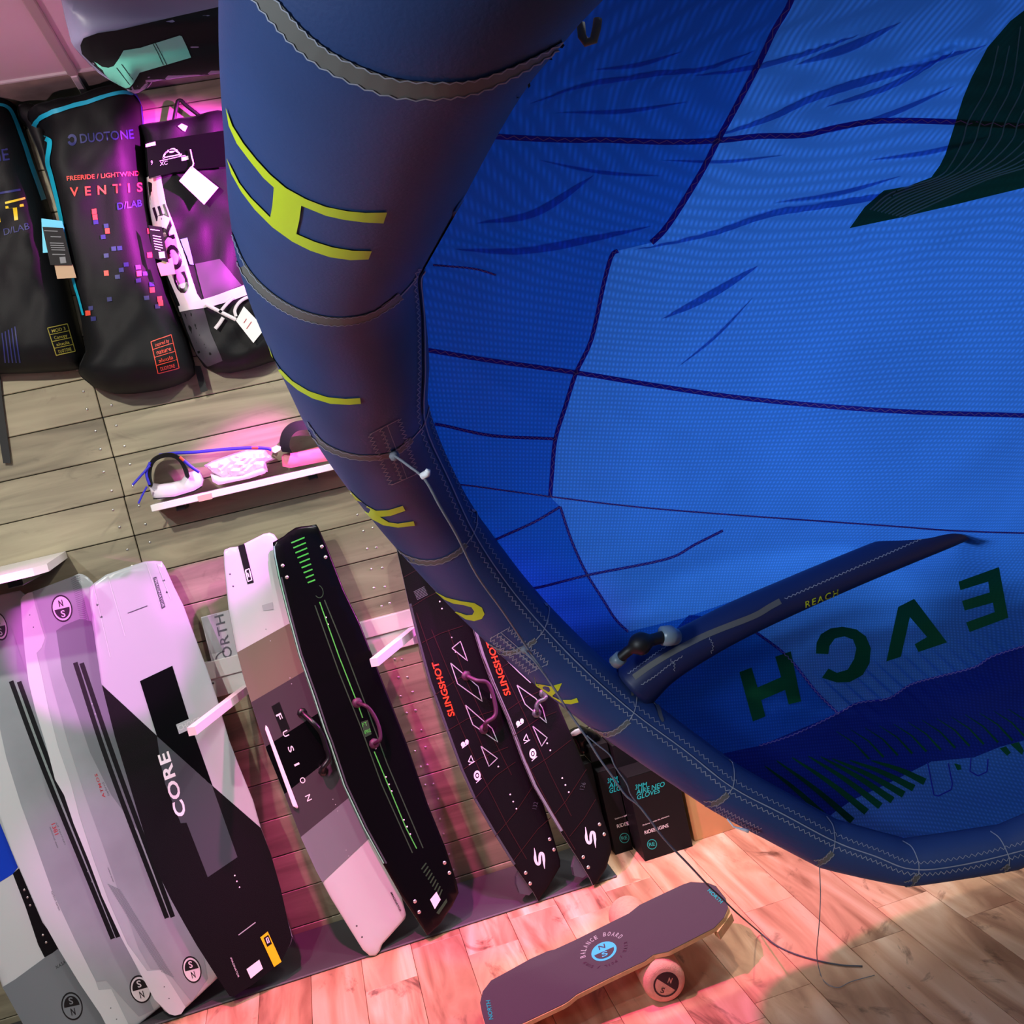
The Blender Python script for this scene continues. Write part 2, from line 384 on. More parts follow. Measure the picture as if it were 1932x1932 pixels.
M['boxblk'] = mat('black_carton', srgb(22,22,24), .55, spec=.15)
M['grip'] = mat('dark_grip_deck', srgb(66,60,68), .9, bump=.6, bscale=900)
M['ply'] = mat('plywood_edge', srgb(206,170,116), .5, var=.12, vscale=60)
M['cork'] = mat('cork_roller', srgb(206,158,132), .8, bump=.6, bscale=300, var=.08, vscale=80)
M['aqua'] = mat('aqua_logo', srgb(70,196,226), .45)
M['foil_l'] = mat('lavender_board_skin', srgb(120,116,146), .45)
M['foil_k'] = mat('black_board_bottom', srgb(24,26,28), .7, spec=.12, var=.1)
M['foil_t'] = mat('seafoam_print', srgb(104,190,170), .4)
M['cord'] = mat('grey_kite_line', srgb(120,122,130), .7)
M['cordd'] = mat('dark_kite_line', srgb(72,72,80), .7)
M['le'] = mat('navy_dacron_tube', srgb(42,66,116), .55, spec=.4, bump=.12, bscale=260, var=.12, vscale=5)
M['tape'] = mat('grey_seam_tape', srgb(100,100,96), .6)
M['stitch'] = mat('pale_stitching', srgb(150,156,170), .7)
M['stitchd'] = cloth('violet_stitching', srgb(120,112,180), .4, grid=0)
M['piping'] = mat('black_seam_piping', srgb(20,22,30), .5)
M['lime'] = mat('lime_letters', srgb(196,214,36), .5)
M['strutm'] = mat('dark_navy_strut', srgb(22,36,84), .5)
M['hose'] = mat('black_hose', srgb(16,16,18), .5)
M['valve'] = mat('translucent_grey_valve', srgb(120,140,150), .3)
M['bluestrap'] = mat('violet_blue_strap', srgb(44,40,190), .5)
M['pad'] = mat('white_foam_pad', srgb(236,224,234), .55)
M['pad2'] = mat('salmon_pink_pad', srgb(236,130,150), .5)
M['wrap'] = mat('clear_plastic_wrap', srgb(240,220,236), .15, coat=.6)
M['plastic'] = mat('frosted_print_plate', srgb(206,206,210), .3)
M['photo'] = mat('grey_photo_print', srgb(168,170,174), .35, var=.25, vscale=10)
M['ltext'] = mat('slate_letters', srgb(96,102,106), .5)
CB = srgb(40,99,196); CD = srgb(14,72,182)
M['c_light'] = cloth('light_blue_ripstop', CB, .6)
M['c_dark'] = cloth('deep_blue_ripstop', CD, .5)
M['c_crease_shade'] = cloth('crease_shade_ripstop', srgb(120,165,235), .75, grid=.05)  # for the added strips that darken the creases
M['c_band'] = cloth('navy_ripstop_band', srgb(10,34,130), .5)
M['c_print'] = cloth('dark_green_print_on_ripstop', srgb(16,92,58), .6, grid=.05)
M['c_line'] = cloth('pale_line_in_print', srgb(96,176,206), .5, grid=0)
M['c_seam'] = cloth('indigo_seam_tape', srgb(38,42,165), .5, grid=.0)
# ================================================================ the setting
YW = 3.4066
def struct(name, v, f, m, **kw): o = mk(name, v, f, m, smooth=False, **kw); o['kind'] = 'structure'; return o
wall = struct('wall_back', *box((-2.6, YW+.014, -.05), (3.6, YW+.08, 2.95)), M['black'])
seams = [0.0255 + .1265*k for k in range(0, 23)]
for k in range(-1, 22):
    z0 = .0255 + .1265*k; z1 = min(z0 + .1265, 2.74)
    if z0 >= 2.74: break
    z0 = max(z0, 0)
    off = -.002*(k % 3)
    for x0, x1 in ((-2.5, -.549+off*.5), (-.546+off*.5, 1.46), (1.463, 3.5)):
        mk('plank', *bevbox((x0, YW + random.uniform(0, .0015), z0+.0013), (x1, YW+.014, z1-.0013), .002), M['wall'], wall, smooth=False)
sc = MB()
for k in range(-1, 21):
    zc = .0255 + .1265*k
    for dz in (.032, .094):
        for xs in (-.585, -.512, .142, .175, .80):
            if zc + dz > 2.7: continue
            sc.add(*dome((xs + random.uniform(-.006, .006), YW-.0005, zc+dz+random.uniform(-.006, .006)), (0, -1, 0), .0042, .4))
sc.build('screw', M['screw'], wall, kind='stuff')
flo = struct('floor', *box((-2.6, -1.2, -.06), (3.6, YW+.05, -.012)), M['black'])
for k in range(-14, 21):
    x0 = -.337 + .1565*k; cuts = [-1.1]; y = -1.1 + random.uniform(.3, 1.2)
    while y < 3.3: cuts.append(y); y += random.uniform(.6, 1.25)
    cuts.append(3.43)
    for a, b in zip(cuts, cuts[1:]):
        mk('floorboard', *bevbox((x0+.0006, a+.0006, -.012), (x0+.1559, b-.0006, 0), .0009), M['floor'], flo, smooth=False)
cei = struct('ceiling', *box((-2.6, -1.2, 2.745), (3.6, 3.185, 2.80)), M['ceil'])
mk('edge_board', *box((-2.6, 3.187, 2.742), (3.6, YW+.05, 2.80)), M['ceil_edge'], cei, smooth=False)
mk('shadow_trim', *box((-2.6, 3.176, 2.738), (3.6, 3.186, 2.746)), M['white_wood'], cei, smooth=False)
for x in (-1.61, -.98, -.35, .28, .91, 1.54):
    mk('batten', *bevbox((x-.014, -1.2, 2.732), (x+.014, 3.186, 2.745), .003), M['batten'], cei, smooth=False)
    mk('batten', *bevbox((x-.010, 3.187, 2.730), (x+.010, YW, 2.742), .003), M['white_wood'], cei, smooth=False)
# rubber mat under the boards
m = mk('floor_mat', *bevbox((-1.7, 3.11, 0), (.665, 3.402, .008), .003), M['mat'], base=(-.5, 3.11, 0), smooth=False)
tag(m, 'dark grey rubber mat along the wall under the row of leaning boards', 'mat')
# ---------------------------------------------------------------- shelves
v, f = prism([(-1.6, YW, 1.42), (-1.6, 2.967, 1.42), (-.722-.03, 2.967, 1.42), (-.722, 3.0, 1.42), (-.757, YW, 1.42)], (0, 0, -.022))
s = thing('wall_shelf', 'white wooden wall shelf with cut corner at the left edge, above the grey boards', 'shelf', (-1.1, YW, 1.40))
mk('shelf_board', v, f, M['white_wood'], s, smooth=False)
for x in (-.83, -1.2): mk('bracket', *bevbox((x-.02, 3.06, 1.372), (x+.02, YW, 1.398), .003), M['black'], s, smooth=False)
s2 = thing('wall_shelf', 'narrow pale wooden wall shelf carrying the foot straps, below the bags', 'shelf', (-.1, YW, 1.48))
mk('shelf_board', *bevbox((-.462, 3.28, 1.482), (.62, YW, 1.503), .0015), M['white_wood'], s2, smooth=False)
for x in (-.38, .03): mk('bracket', *bevbox((x-.015, 3.30, 1.466), (x+.015, YW, 1.482), .003), M['black'], s2, smooth=False)
mk('price_tab', *prism([wallpt(a, b, 3.278) for a, b in ((373, 936), (399, 930), (401, 941), (375, 947))], (0, .002, 0)), M['tan'], s2, smooth=False)
# white rail with arms
rl = thing('board_rack', 'white wooden rail on the wall with slanting arms that keep the boards upright', 'rack', (-.1, YW, .86))
mk('rail', *bevbox((-.60, YW-.022, .915), (.60, YW, .972), .002), M['white_wood'], rl, smooth=False)
mk('rail', *bevbox((-.60, YW-.014, .852), (.60, YW, .9135), .002), M['white_wood'], rl, smooth=False)
def arm(n0, n1, y0, y1, h=.0125):
    a = wallpt(*n0, y0); b = wallpt(*n1, y1); d = (b-a).normalized(); s_ = d.cross(Vector((0, 0, 1))).normalized()*h; u = Vector((0, 0, h))
    v, f = prism([a+s_+u, a-s_+u, a-s_-u, a+s_-u], b-a)
    mk('arm', v, f, M['white_wood'], rl, smooth=False)
arm((706, 1250), (781, 1189), 3.09, 3.385); arm((362, 1380), (466, 1299), 3.02, 3.385)
for px in ((774, 1204), (402, 1289)): mk('screw', *dome(wallpt(*px, YW-.0145), (0, -1, 0), .004, .4), M['gdark'], rl)
# sign standing on the rail
S = wall_surf(3.388)
sg = thing('shop_sign', 'small grey and white sign with upright lettering, standing on the white rail', 'sign', wallpt(400, 1252, 3.39))
v, f = prism([wallpt(a, b, 3.388) for a, b in ((379, 1165), (470, 1141), (492, 1229), (400, 1253))], (0, .006, 0)); mk('plate', v, f, M['plastic'], sg, smooth=False)
g = MB(); g.add(*sheet([(380, 1166), (409, 1158), (424, 1228), (398, 1234)], S, .0008, 30)); g.build('photo_print', M['photo'], sg)
g = MB(); g.add(*text('NORTH', (444, 1262), (421, 1158), (-17, 5), S, .0012, bold=.02, space=1.1)); g.add(*disc((424, 1242), 18, 14, S, .0012, 190, 280, ang=-15, r0=.86)); g.build('lettering', M['ltext'], sg)
# ---------------------------------------------------------------- foot straps on the narrow shelf
def puff(R, H, e=.5, h0=0.):
    return lambda d: h0 + H*max(0, 1-(1-min(d, R)/R)**2)**e
Sp = wall_surf(3.315)
st = thing('foot_strap', 'white footpad with open black loop and violet blue strap', 'foot strap', (-.40, 3.31, 1.503), 'foot straps on the narrow shelf')
mk('footpad', *slab([(281,918),(283,912),(300,914),(322,911),(342,906),(352,893),(368,888),(378,894),(383,906),(380,917),(366,926),(330,937),(300,943),(288,938)], Sp, .05, 8, puff(9, .02), (2, 5)), M['pad'], st)
mk('sole_edge', *ribbon([(289,941),(330,938),(366,927),(381,918)], 2.4, wall_surf(3.293), .0), M['black'], st)
pth = [(283,917),(280,893),(286,871),(301,860),(322,857),(338,864),(349,880),(356,899)]
v, f = tube([wallpt(x, y, 3.325) for x, y in crom(pth, 5)], [(.006, .03)]*(7*5+1), 10, flat=(1, 0, 0))
pts = crom(pth, 5); v = []; f = []
for i, (x, y) in enumerate(pts):                                   # padded arch: deep band, thick wall
    cx, cy = 322, 905; L = math.hypot(x-cx, y-cy); ux, uy = (x-cx)/L, (y-cy)/L
    for (k, yy) in ((-6, 3.272), (2, 3.268), (3, 3.37), (-5, 3.372)): v.append(wallpt(x+ux*k, y+uy*k, yy))
for i in range(len(pts)-1):
    for k in range(4): f.append((i*4+k, i*4+(k+1) % 4, (i+1)*4+(k+1) % 4, (i+1)*4+k))
f += [(3, 2, 1, 0), tuple((len(pts)-1)*4+k for k in range(4))]
mk('strap_loop', v, f, M['bagblack'], st, sharp=40)
def bandpx(name, path, w, Y, m, par, th=.003):
    Sx = wall_surf(Y); v, f = ribbon(crom(path, 5), w, Sx, 0, 6); n = len(v)
    v2 = [q + Vector((0, th, 0)) for q in v]; f2 = [tuple(i+n for i in reversed(q)) for q in f]
    e = []
    for i in range(n//2-1): e += [(2*i, 2*i+2, 2*i+2+n, 2*i+n), (2*i+1+n, 2*i+3+n, 2*i+3, 2*i+1)]
    return mk(name, v+v2, f+f2+e, m, par)
bandpx('blue_strap', [(300,859),(330,855),(370,853),(420,848),(470,845),(503,846),(512,849)], 6, 3.375, M['bluestrap'], st)
bandpx('blue_strap', [(283,872),(276,893),(282,915)], 5, 3.262, M['bluestrap'], st)
bandpx('blue_strap', [(283,878),(268,895),(250,915)], 4.5, 3.258, M['bluestrap'], st)
bandpx('blue_strap', [(277,918),(268,935),(261,950)], 3.5, 3.26, M['bluestrap'], st)
bandpx('blue_strap', [(346,868),(360,880),(376,891)], 6, 3.262, M['bluestrap'], st)
bandpx('orange_label', [(339,862),(347,869)], 5, 3.2605, M['orange'], st)
bandpx('orange_label', [(475,844.5),(487,844.8)], 4.5, 3.3745, M['orange'], st)
st = thing('foot_strap', 'white footpad still wrapped in clear plastic film, in the middle of the narrow shelf', 'foot strap', (-.24, 3.31, 1.503), 'foot straps on the narrow shelf')
mk('footpad', *slab([(397,894),(420,900),(455,896),(480,885),(500,878),(505,886),(500,893),(470,903),(412,915),(401,909)], Sp, .05, 8, puff(9, .02), (2, 5)), M['pad'], st)
def crinkle(base):
    def S_(x, y, off=0):
        q = base(x, y, off); k = math.sin(x*.35+y*.2)*.004+math.sin(x*.15-y*.5)*.004; return q + Vector((0, -abs(k), 0))
    S_.n = Vector((0, -1, 0)); return S_
mk('plastic_wrap', *slab([(385,878),(400,870),(440,856),(465,849),(500,849),(506,857),(520,866),(503,873),(505,890),(470,899),(420,903),(400,892)], crinkle(wall_surf(3.33)), .04, 6, puff(14, .03), (3, 7)), M['wrap'], st, sharp=20)
st = thing('foot_strap', 'salmon pink footpad with wide black strap, half hidden by the kite tube', 'foot strap', (.02, 3.31, 1.503), 'foot straps on the narrow shelf')
mk('footpad', *slab([(531,862),(534,857),(560,853),(620,838),(640,835),(640,866),(600,873),(548,883),(533,880)], wall_surf(3.31), .06, 8, puff(7, .018), (2, 5)), M['pad2'], st)
pth = [(536,853),(531,838),(535,818),(548,803),(566,797),(590,796),(640,800)]; pts = crom(pth, 5); v = []; f = []
for i, (x, y) in enumerate(pts):
    L = math.hypot(x-600, y-860); ux, uy = (x-600)/L, (y-860)/L
    for (k, yy) in ((-16, 3.262), (3, 3.275), (4, 3.37), (-6, 3.372)): v.append(wallpt(x+ux*k, y+uy*k, yy))
for i in range(len(pts)-1):
    for k in range(4): f.append((i*4+k, i*4+(k+1) % 4, (i+1)*4+(k+1) % 4, (i+1)*4+k))
f += [(3, 2, 1, 0), tuple((len(pts)-1)*4+k for k in range(4))]
mk('strap_loop', v, f, M['bagblack'], st, sharp=40)
mk('swing_tag', *prism([wallpt(a, b, 3.27) for a, b in ((512,845),(522,840),(530,843),(529,849),(519,855),(514,852))], (0, .002, 0)), M['paper'], st, smooth=False)

# ================================================================ bags
YB = YW - .004
def noise2(x, y, s, ph=0):
    return math.sin(x*s+ph+1.7*math.sin(y*s*.7+ph))*math.sin(y*s*.9-ph+1.3*math.sin(x*s*.6))
def bag_surf(poly, H, R, e=.5, wr=.006, Y=YB, ph=0, h0=.02):
    base = wall_surf(Y); dp = dens(poly, 12); pf = puff(R, H, e, h0)
    nrm = Vector((0, -1, 0))
    def S_(x, y, off=0):
        d, i = edist([(x, y)], dp); d = d[0] if i[0] else 0
        h = pf(d); k = min(1, d/20)
        h += wr*k*(noise2(x*1.0+y*.5, y*.35, .055, ph) + .6*noise2(x*.7-y*.4, y*.3+x*.2, .11, ph+2))
        return base(x, y, h + off)
    S_.n = nrm; S_.poly = poly; S_.h = H; S_.Y = Y; return S_
def bag_body(name, S_, m, par, sp=11):
    return mk(name, *slab(S_.poly, S_, 0, sp, None, (2, 6, 14, 26)), m, par) if False else _bb(name, S_, m, par, sp)
def _bb(name, S_, m, par, sp):
    V, T, B = mesh2d(S_.poly, sp, (2, 6, 13, 24)); base = wall_surf(S_.Y)
    fr = [S_(x, y) for x, y in V]; bk = [Vector((q.x, S_.Y-.001, q.z)) for q in fr]; n = len(V); f = []
    for t in T:
        a, b, c = (fr[i] for i in t); tt = t if (b-a).cross(c-a).dot(a-CAM) < 0 else t[::-1]
        f.append(tt); f.append(tuple(i+n for i in tt[::-1]))
    for i in range(len(B)): f.append((B[i], B[(i+1) % len(B)], B[(i+1) % len(B)]+n, B[i]+n))
    o = mk(name, fr+bk, f, m, par)
    bv = bvh_surf(BVHTree.FromPolygons([tuple(q) for q in fr], [t for t in T]), lambda x, y: (S_.Y - S_.h*.3)/ray(x, y).y)
    S_.b = bv; return o
# left bag
p1 = [(-170,250),(-60,192),(0,187),(14,189),(24,191),(34,204),(41,232),(58,275),(84,360),(108,440),(132,540),(156,640),(165,682),(163,696),(120,701),(72,704),(0,706),(-100,703),(-165,640)]
S1 = bag_surf(p1, .13, 46, .5, .007, ph=1)
b1 = thing('kite_bag', 'black bag with cyan piping and yellow lettering cut by the left edge', 'bag', (-.85, YB, 1.95), 'kite bags hung in a row on the wall')
bag_body('bag_body', S1, M['bagblack'], b1)
S1 = S1.b
mk('piping', *ribbon(crom([(-20,197),(0,198),(10,201),(19,209),(28,228),(36,249),(47,279),(57,310),(78,368),(81,377)], 4), lambda t: 5+5*t, S1, .003), M['cyan'], b1)
g = MB(); g.add(*text('LIMIT', (-122,433), (48,413), (-4,-28), S1, .002, bold=.03, space=1.35)); g.add(*ribbon([(10,383),(47,374)], 4, S1, .002)); g.build('yellow_lettering', M['yellow'], b1)
g = MB(); g.add(*text('DUOTONE', (-120,321), (18,302), (-4,-22), S1, .002, bold=.02)); g.add(*text('D/LAB', (8,444), (56,432), (-2,-12), S1, .002)); g.add(*ribbon([(0,365),(38,358)], 4, S1, .002))
for k in range(5): g.add(*ribbon([(4+k*6, 628-k*3), (10+k*7, 684)], 2.5, S1, .002))
g.build('navy_lettering', M['navyprint'], b1)
def tagbox(S_, quad, rows, g, bw=1.6):
    A, B_, C, D = [np.array(q, float) for q in quad]
    for a, b in ((A, B_), (B_, C), (C, D), (D, A)): g.add(*ribbon([tuple(a), tuple(b)], bw, S_, .002))
    n = len(rows)
    for i, tx in enumerate(rows):
        if i: g.add(*ribbon([tuple(A+(D-A)*i/n), tuple(B_+(C-B_)*i/n)], 1.2, S_, .002))
        t0 = (i+.78)/n; l = A+(D-A)*t0; r = B_+(C-B_)*t0; up = (A-D)/n*.45
        if tx: g.add(*text(tx, tuple(l+(r-l)*.16), tuple(l+(r-l)*.84), tuple(up), S_, .002, bold=.01))
g = MB(); tagbox(S1, [(89,619),(126,611),(141,663),(106,670)], ['MOD 3', 'Canopy', 'aluula', 'DUOTONE'], g); g.build('yellow_label_print', M['olive'], b1)
mk('loose_strap', *prism([wallpt(a, b, YB-.012) for a, b in ((-14,690),(-2,690),(4,752),(19,862),(20,874),(6,874),(-6,800))], (0, .004, 0)), M['bagdark'], b1, smooth=False)
# middle bag
p2 = [(163,193),(200,181),(230,173),(250,176),(258,182),(269,203),(274,261),(278,328),(284,400),(296,463),(310,515),(322,560),(337,596),(355,640),(368,688),(369,706),(356,718),(330,729),(300,737),(254,743),(217,743),(181,732),(161,716),(151,700),(158,688),(168,668),(160,610),(145,545),(128,464),(113,391),(99,333),(92,303),(94,266),(88,259),(72,254),(62,241),(64,228),(83,214),(120,203)]
S2 = bag_surf(p2, .17, 44, .5, .006, ph=3)
b2 = thing('kite_bag', 'black bag with cyan piping, coral lettering and scattered pixel squares', 'bag', (-.37, YB, 1.9), 'kite bags hung in a row on the wall')
bag_body('bag_body', S2, M['bagblack'], b2)
S2 = S2.b
mk('piping', *ribbon(crom([(159,594),(150,560),(141,529),(128,464),(113,391),(99,333),(92,305),(96,272),(92,264),(74,256),(66,243),(67,231),(84,218),(120,206),(163,194),(200,182),(230,175),(250,178)], 4), lambda t: 4+5*min(1, t*2) if t < .75 else 9-5*(t-.75)*3, S2, .004), M['cyan'], b2)
mk('piping', *ribbon(crom([(250,178),(257,183),(267,203),(272,261),(276,328),(281,375)], 4), 4, S2, .004), M['bluestrap'], b2)
S2h = bag_surf([(38,214),(43,205),(57,202),(70,204),(83,211),(96,216),(100,262),(110,310),(125,400),(118,420),(100,360),(75,290),(55,245),(42,235)], .06, 16, .5, .002)
bag_body('shoulder_strap', S2h, M['bagdark'], b2, 9)
g = MB(); g.add(*text('FREERIDE / LIGHTWIND', (127,341), (262,331), (-1,-8.5), S2, .002, bold=.025)); g.add(*text('VENTIS', (133,371), (268,361), (-1,-17), S2, .002, bold=.035, space=1.9))
reds = [(178,400),(179.5,410.5),(203,436.5),(201,516),(262,517),(286,548),(300,565),(302,573),(167,591)]
blus = [(181,420),(201,427),(195,448),(215,470),(226,469),(201,483),(238,500),(229,510),(260,505),(273,517),(222,523),(261,530),(285,537),(207,565),(276,563),(172,582),(177,602),(296,579)]
for x, y in reds+[(281,436),(281,482)]: mk('pixel_square', *sheet([(x-5,y-5),(x+4,y-6),(x+5,y+4),(x-4,y+5)], S2, .0025, 20), M['orange'], b2)
g.build('coral_lettering', M['orange'], b2)
g = MB(); g.add(*text('DUOTONE', (152,270), (252,261), (-2,-17), S2, .002, bold=.03)); g.add(*disc((136,264), 9, 11, S2, .002, 200, 520, r0=.5)); g.add(*text('D/LAB', (222,396), (267,389), (-1,-13), S2, .002, bold=.04))
for x, y in blus: mk('pixel_square', *sheet([(x-5,y-4),(x+4,y-5),(x+5,y+3),(x-4,y+4)], S2, .0025, 20), M['navyprint'], b2)
g.build('navy_lettering', M['navyprint'], b2)
g = MB(); tagbox(S2, [(285,645),(322,632),(337,694),(298,704)], ['inspired by', 'nature', 'aluula', 'DUOTONE'], g); g.build('red_label_print', M['orange'], b2)
def swing(par, quad, lines, m, lm, Y, code=None, top=None):
    S_ = wall_surf(Y); v, f = prism([S_(*q) for q in quad], (0, .002, 0)); o = mk('swing_tag', v, f, m, par, smooth=False)
    if lines:
        A, B_, C, D = [np.array(q, float) for q in quad]; g = MB()
        for t, a, b in lines:
            l = A+(D-A)*t; r = B_+(C-B_)*t; g.add(*ribbon([tuple(l+(r-l)*a), tuple(l+(r-l)*b)], 1.6, S_, .001))
        if code: c = A+(D-A)*code+(B_-A)*.65; g.add(*sheet([tuple(c+q) for q in ((-6,-6),(5,-7),(7,5),(-4,6))], S_, .001, 20))
        g.build('print', lm, o)
    return o
swing(b2, [(78,412),(117,417),(121,430),(121,474),(81,477)], None, M['cyan'], None, YB-.19)
swing(b2, [(101,492),(137,499),(144,524),(108,526)], None, M['tan'], None, YB-.194)
swing(b2, [(80,428),(119,430),(136,500),(95,500)], [(.10,.05,.7),(.25,.3,.8),(.42,.2,.85),(.48,.2,.85),(.54,.2,.85),(.60,.2,.85),(.72,.2,.8)], M['boxblk'], M['ltext'], YB-.20, .86)
# right bag
p3 = [(262,246),(290,240),(324,236),(345,231),(368,229),(381,224),(397,220),(414,217),(450,222),(480,262),(505,360),(525,480),(545,600),(548,650),(536,672),(518,681),(471,697),(435,704),(405,702),(386,693),(372,672),(356,640),(338,590),(318,540),(298,470),(284,400),(278,328),(274,275)]
S3 = bag_surf(p3, .10, 30, .5, .008, ph=5)
b3 = thing('kite_bag', 'black bag with white side panel, straps and blank white tag, next to the kite tube', 'bag', (-.05, YB, 1.95), 'kite bags hung in a row on the wall')
bag_body('bag_body', S3, M['bagblack'], b3, 8)
S3 = S3.b
hb = [(324,240),(327,232),(336,192),(341,189),(384,224)]
v, f = tube([wallpt(x, y, YB-.02) for x, y in crom([(325,242),(328,228),(334,196),(337,190),(342,190),(350,198),(368,212),(386,226)], 4)], .006, 8); mk('hang_loop', v, f, M['bagdark'], b3)
mk('white_panel', *sheet([(277,335),(304,325),(306,345),(314,385),(330,430),(345,470),(360,520),(372,555),(384,572),(344,582),(335,560),(322,530),(310,500),(292,440),(281,385)], S3, .003, 9), M['bagwhite'], b3)
mk('white_band', *sheet([(339,577),(380,566),(420,553),(462,537),(478,545),(480,553),(440,566),(400,578),(342,588)], S3, .005, 9), M['bagwhite'], b3)
g = MB(); g.add(*text('CORE', (360,550), (311,385), (-22,7), S3, .004, bold=.05, space=1.15)); g.build('block_lettering', M['black'], b3)
g = MB(); g.add(*sheet([(342,588),(383,577),(398,628),(420,680),(392,691),(372,668),(355,625)], S3, .0025, 9)); g.add(*sheet([(368,498),(415,489),(440,520),(456,538),(385,566)], S3, .0025, 9)); g.build('mesh_panel', M['mesh'], b3)
mk('tag_strip', *sheet([(341,452),(354,449),(366,500),(358,499)], S3, .004, 9), M['ltcyan'], b3)
for pts_, w_ in (([(388,574),(415,588),(445,603)],7), ([(440,562),(428,573),(414,590)],6), ([(421,599),(414,610),(406,620)],7), ([(445,597),(443,585),(450,572),(462,563),(480,556)],6)):
    bandpx('white_strap', pts_, w_, YB-.135, M['bagwhite'], b3)
bk = wall_surf(YB-.142)
v, f = prism([bk(*q) for q in ((276,268),(424,246),(427,312),(340,322),(281,336))], (0, .012, 0)); pk = mk('label_pocket', v, f, M['bkgloss'], b3, smooth=False)
g = MB(); g.add(*disc((325,299), 18, 17, bk, .001, 185, 355, ang=-8, r0=.84)); g.add(*ribbon([(307,298),(343,291)], 2, bk, .001)); g.add(*disc((325,284), 7, 4, bk, .001, ang=-20)); g.add(*ribbon([(312,290),(318,283)], 2, bk, .001)); g.add(*ribbon([(333,282),(338,290)], 2, bk, .001))
g.add(*ribbon([(301,304),(350,293)], 1.2, bk, .001)); g.add(*text('XC', (302,313), (316,310), (0,-7), bk, .001)); g.add(*sheet([(342,297),(355,294),(356,301),(343,304)], bk, .001, 20)); g.add(*text('9', (285,311), (288,311), (0,-8), bk, .001)); g.add(*sheet([(275,272),(293,267),(294,274),(275,278)], bk, .001, 20))
g.build('print', M['letters'], pk)
g = MB(); g.add(*sheet([(366,270),(378,268),(379,264),(395,264),(394,270),(381,272),(367,277)], S3, .004, 20)); g.add(*disc((377,283), 7, 7, S3, .004, r0=.8)); g.add(*ribbon([(370,283),(384,281)], 1.2, S3, .004)); g.add(*ribbon([(377,276),(377,290)], 1.2, S3, .004)); g.add(*ribbon([(384,288),(408,281)], 1.8, S3, .004)); g.add(*disc((377,296), 4, 5, S3, .004))
g.add(*sheet([(335,239),(342,234),(354,239),(349,249),(344,247)], S3, .004, 20)); g.build('white_print', M['letters'], b3)
swing(b3, [(361,313),(412,354),(385,386),(338,341)], None, M['paper'], None, YB-.15)
v, f = tube([wallpt(x, y, YB-.15) for x, y in ((359,282),(362,297),(365,308),(362,318))], .0022, 6); mk('tag_string', v, f, M['paper'], b3)
swing(b3, [(445,605),(460,578),(500,620),(478,647)], [(.3,.3,.6),(.5,.2,.7)], M['paper'], M['redtiny'], YB-.15)
swing(b3, [(296,497),(325,486),(331,517),(304,521)], None, M['tan'], None, YB-.185)
swing(b3, [(280,425),(305,428),(318,495),(290,487)], [(.12,.1,.8),(.3,.2,.8),(.38,.2,.8),(.46,.2,.8),(.54,.2,.8),(.62,.2,.8),(.70,.2,.6)], M['boxblk'], M['letters'], YB-.19, .88)
mk('loose_strap', *prism([wallpt(a, b, YB-.03) for a, b in ((366,690),(378,690),(392,737),(379,741))], (0, .004, 0)), M['bagdark'], b3, smooth=False)
# ================================================================ board hung under the ceiling
Sf0 = plane_surf(P(260, 80, 2.1), (-.1, -.92, -.38))
fp = [(118,-12),(118,0),(125,33),(137,80),(152,107),(165,126),(180,141),(200,154),(224,167),(237,176),(250,181.5),(259,179),(270,172),(280,159),(340,151),(413,143),(520,132),(520,-12)]
fd = dens(fp, 10)
def Sf(x, y, off=0):
    d, i = edist([(x, y)], fd); d = d[0] if i[0] else 0
    h = .09*max(0, 1-(1-min(d, 60)/60)**2)**.5
    yl = 60 - (x-190)*.16 + 12*(x < 190)*max(0, (190-x)/30)     # rail line between skin and bottom
    if y > yl: h -= min(.05, (y-yl)*.0009)
    return Sf0(x, y, h + off)
Sf.n = Vector((-.1, -.92, -.38)).normalized()
fb = thing('foil_board', 'lavender foil board with black underside and seafoam stripe, hanging at the top left', 'surfboard', P(260, 60, 2.15))
V, T, B = mesh2d(fp, 11, (2, 6, 14, 28)); fr = [Sf(x, y) for x, y in V]; n = len(V); bkv = [q - Sf.n*.10 for q in [Sf0(x, y) for x, y in V]]; f = []
for t in T:
    a, b, c = (fr[i] for i in t); tt = t if (b-a).cross(c-a).dot(a-CAM) < 0 else t[::-1]; f += [tt, tuple(i+n for i in tt[::-1])]
for i in range(len(B)): f.append((B[i], B[(i+1) % len(B)], B[(i+1) % len(B)]+n, B[i]+n))
mk('hull', fr+bkv, f, M['foil_l'], fb)
mk('underside', *sheet([(160,100),(163,82),(172,68),(200,58),(235,53),(290,40),(350,26),(418,11),(519,-8),(519,131),(413,142),(340,150),(281,158),(271,171),(259,178),(250,180),(236,173),(222,160),(205,148),(190,135),(176,122)], Sf, .0015, 9), M['foil_k'], fb)
mk('stripe', *sheet([(181,114),(196,124),(209,126),(220,122),(230,109),(241,92),(272,87),(345,64),(349,65),(364,106),(304,124),(267,135),(254,156),(246,164),(237,167),(222,163),(206,152),(198,139),(196,131),(187,124)], Sf, .003, 7), M['foil_t'], fb)
for pth in ([(235,118),(255,148)], [(296,80),(312,120)], [(300,78),(318,120)], [(225,125),(247,158)]): mk('groove', *ribbon(pth, 1.2, Sf, .004), M['foil_k'], fb)
for px in (330, 480):
    v, f = tube([P(px, -8, 2.16), P(px, -8, 2.16) + Vector((0, 0, 2.745 - P(px, -8, 2.16).z))], .006, 6); mk('hanging_strap', v, f, M['bagdark'], fb)
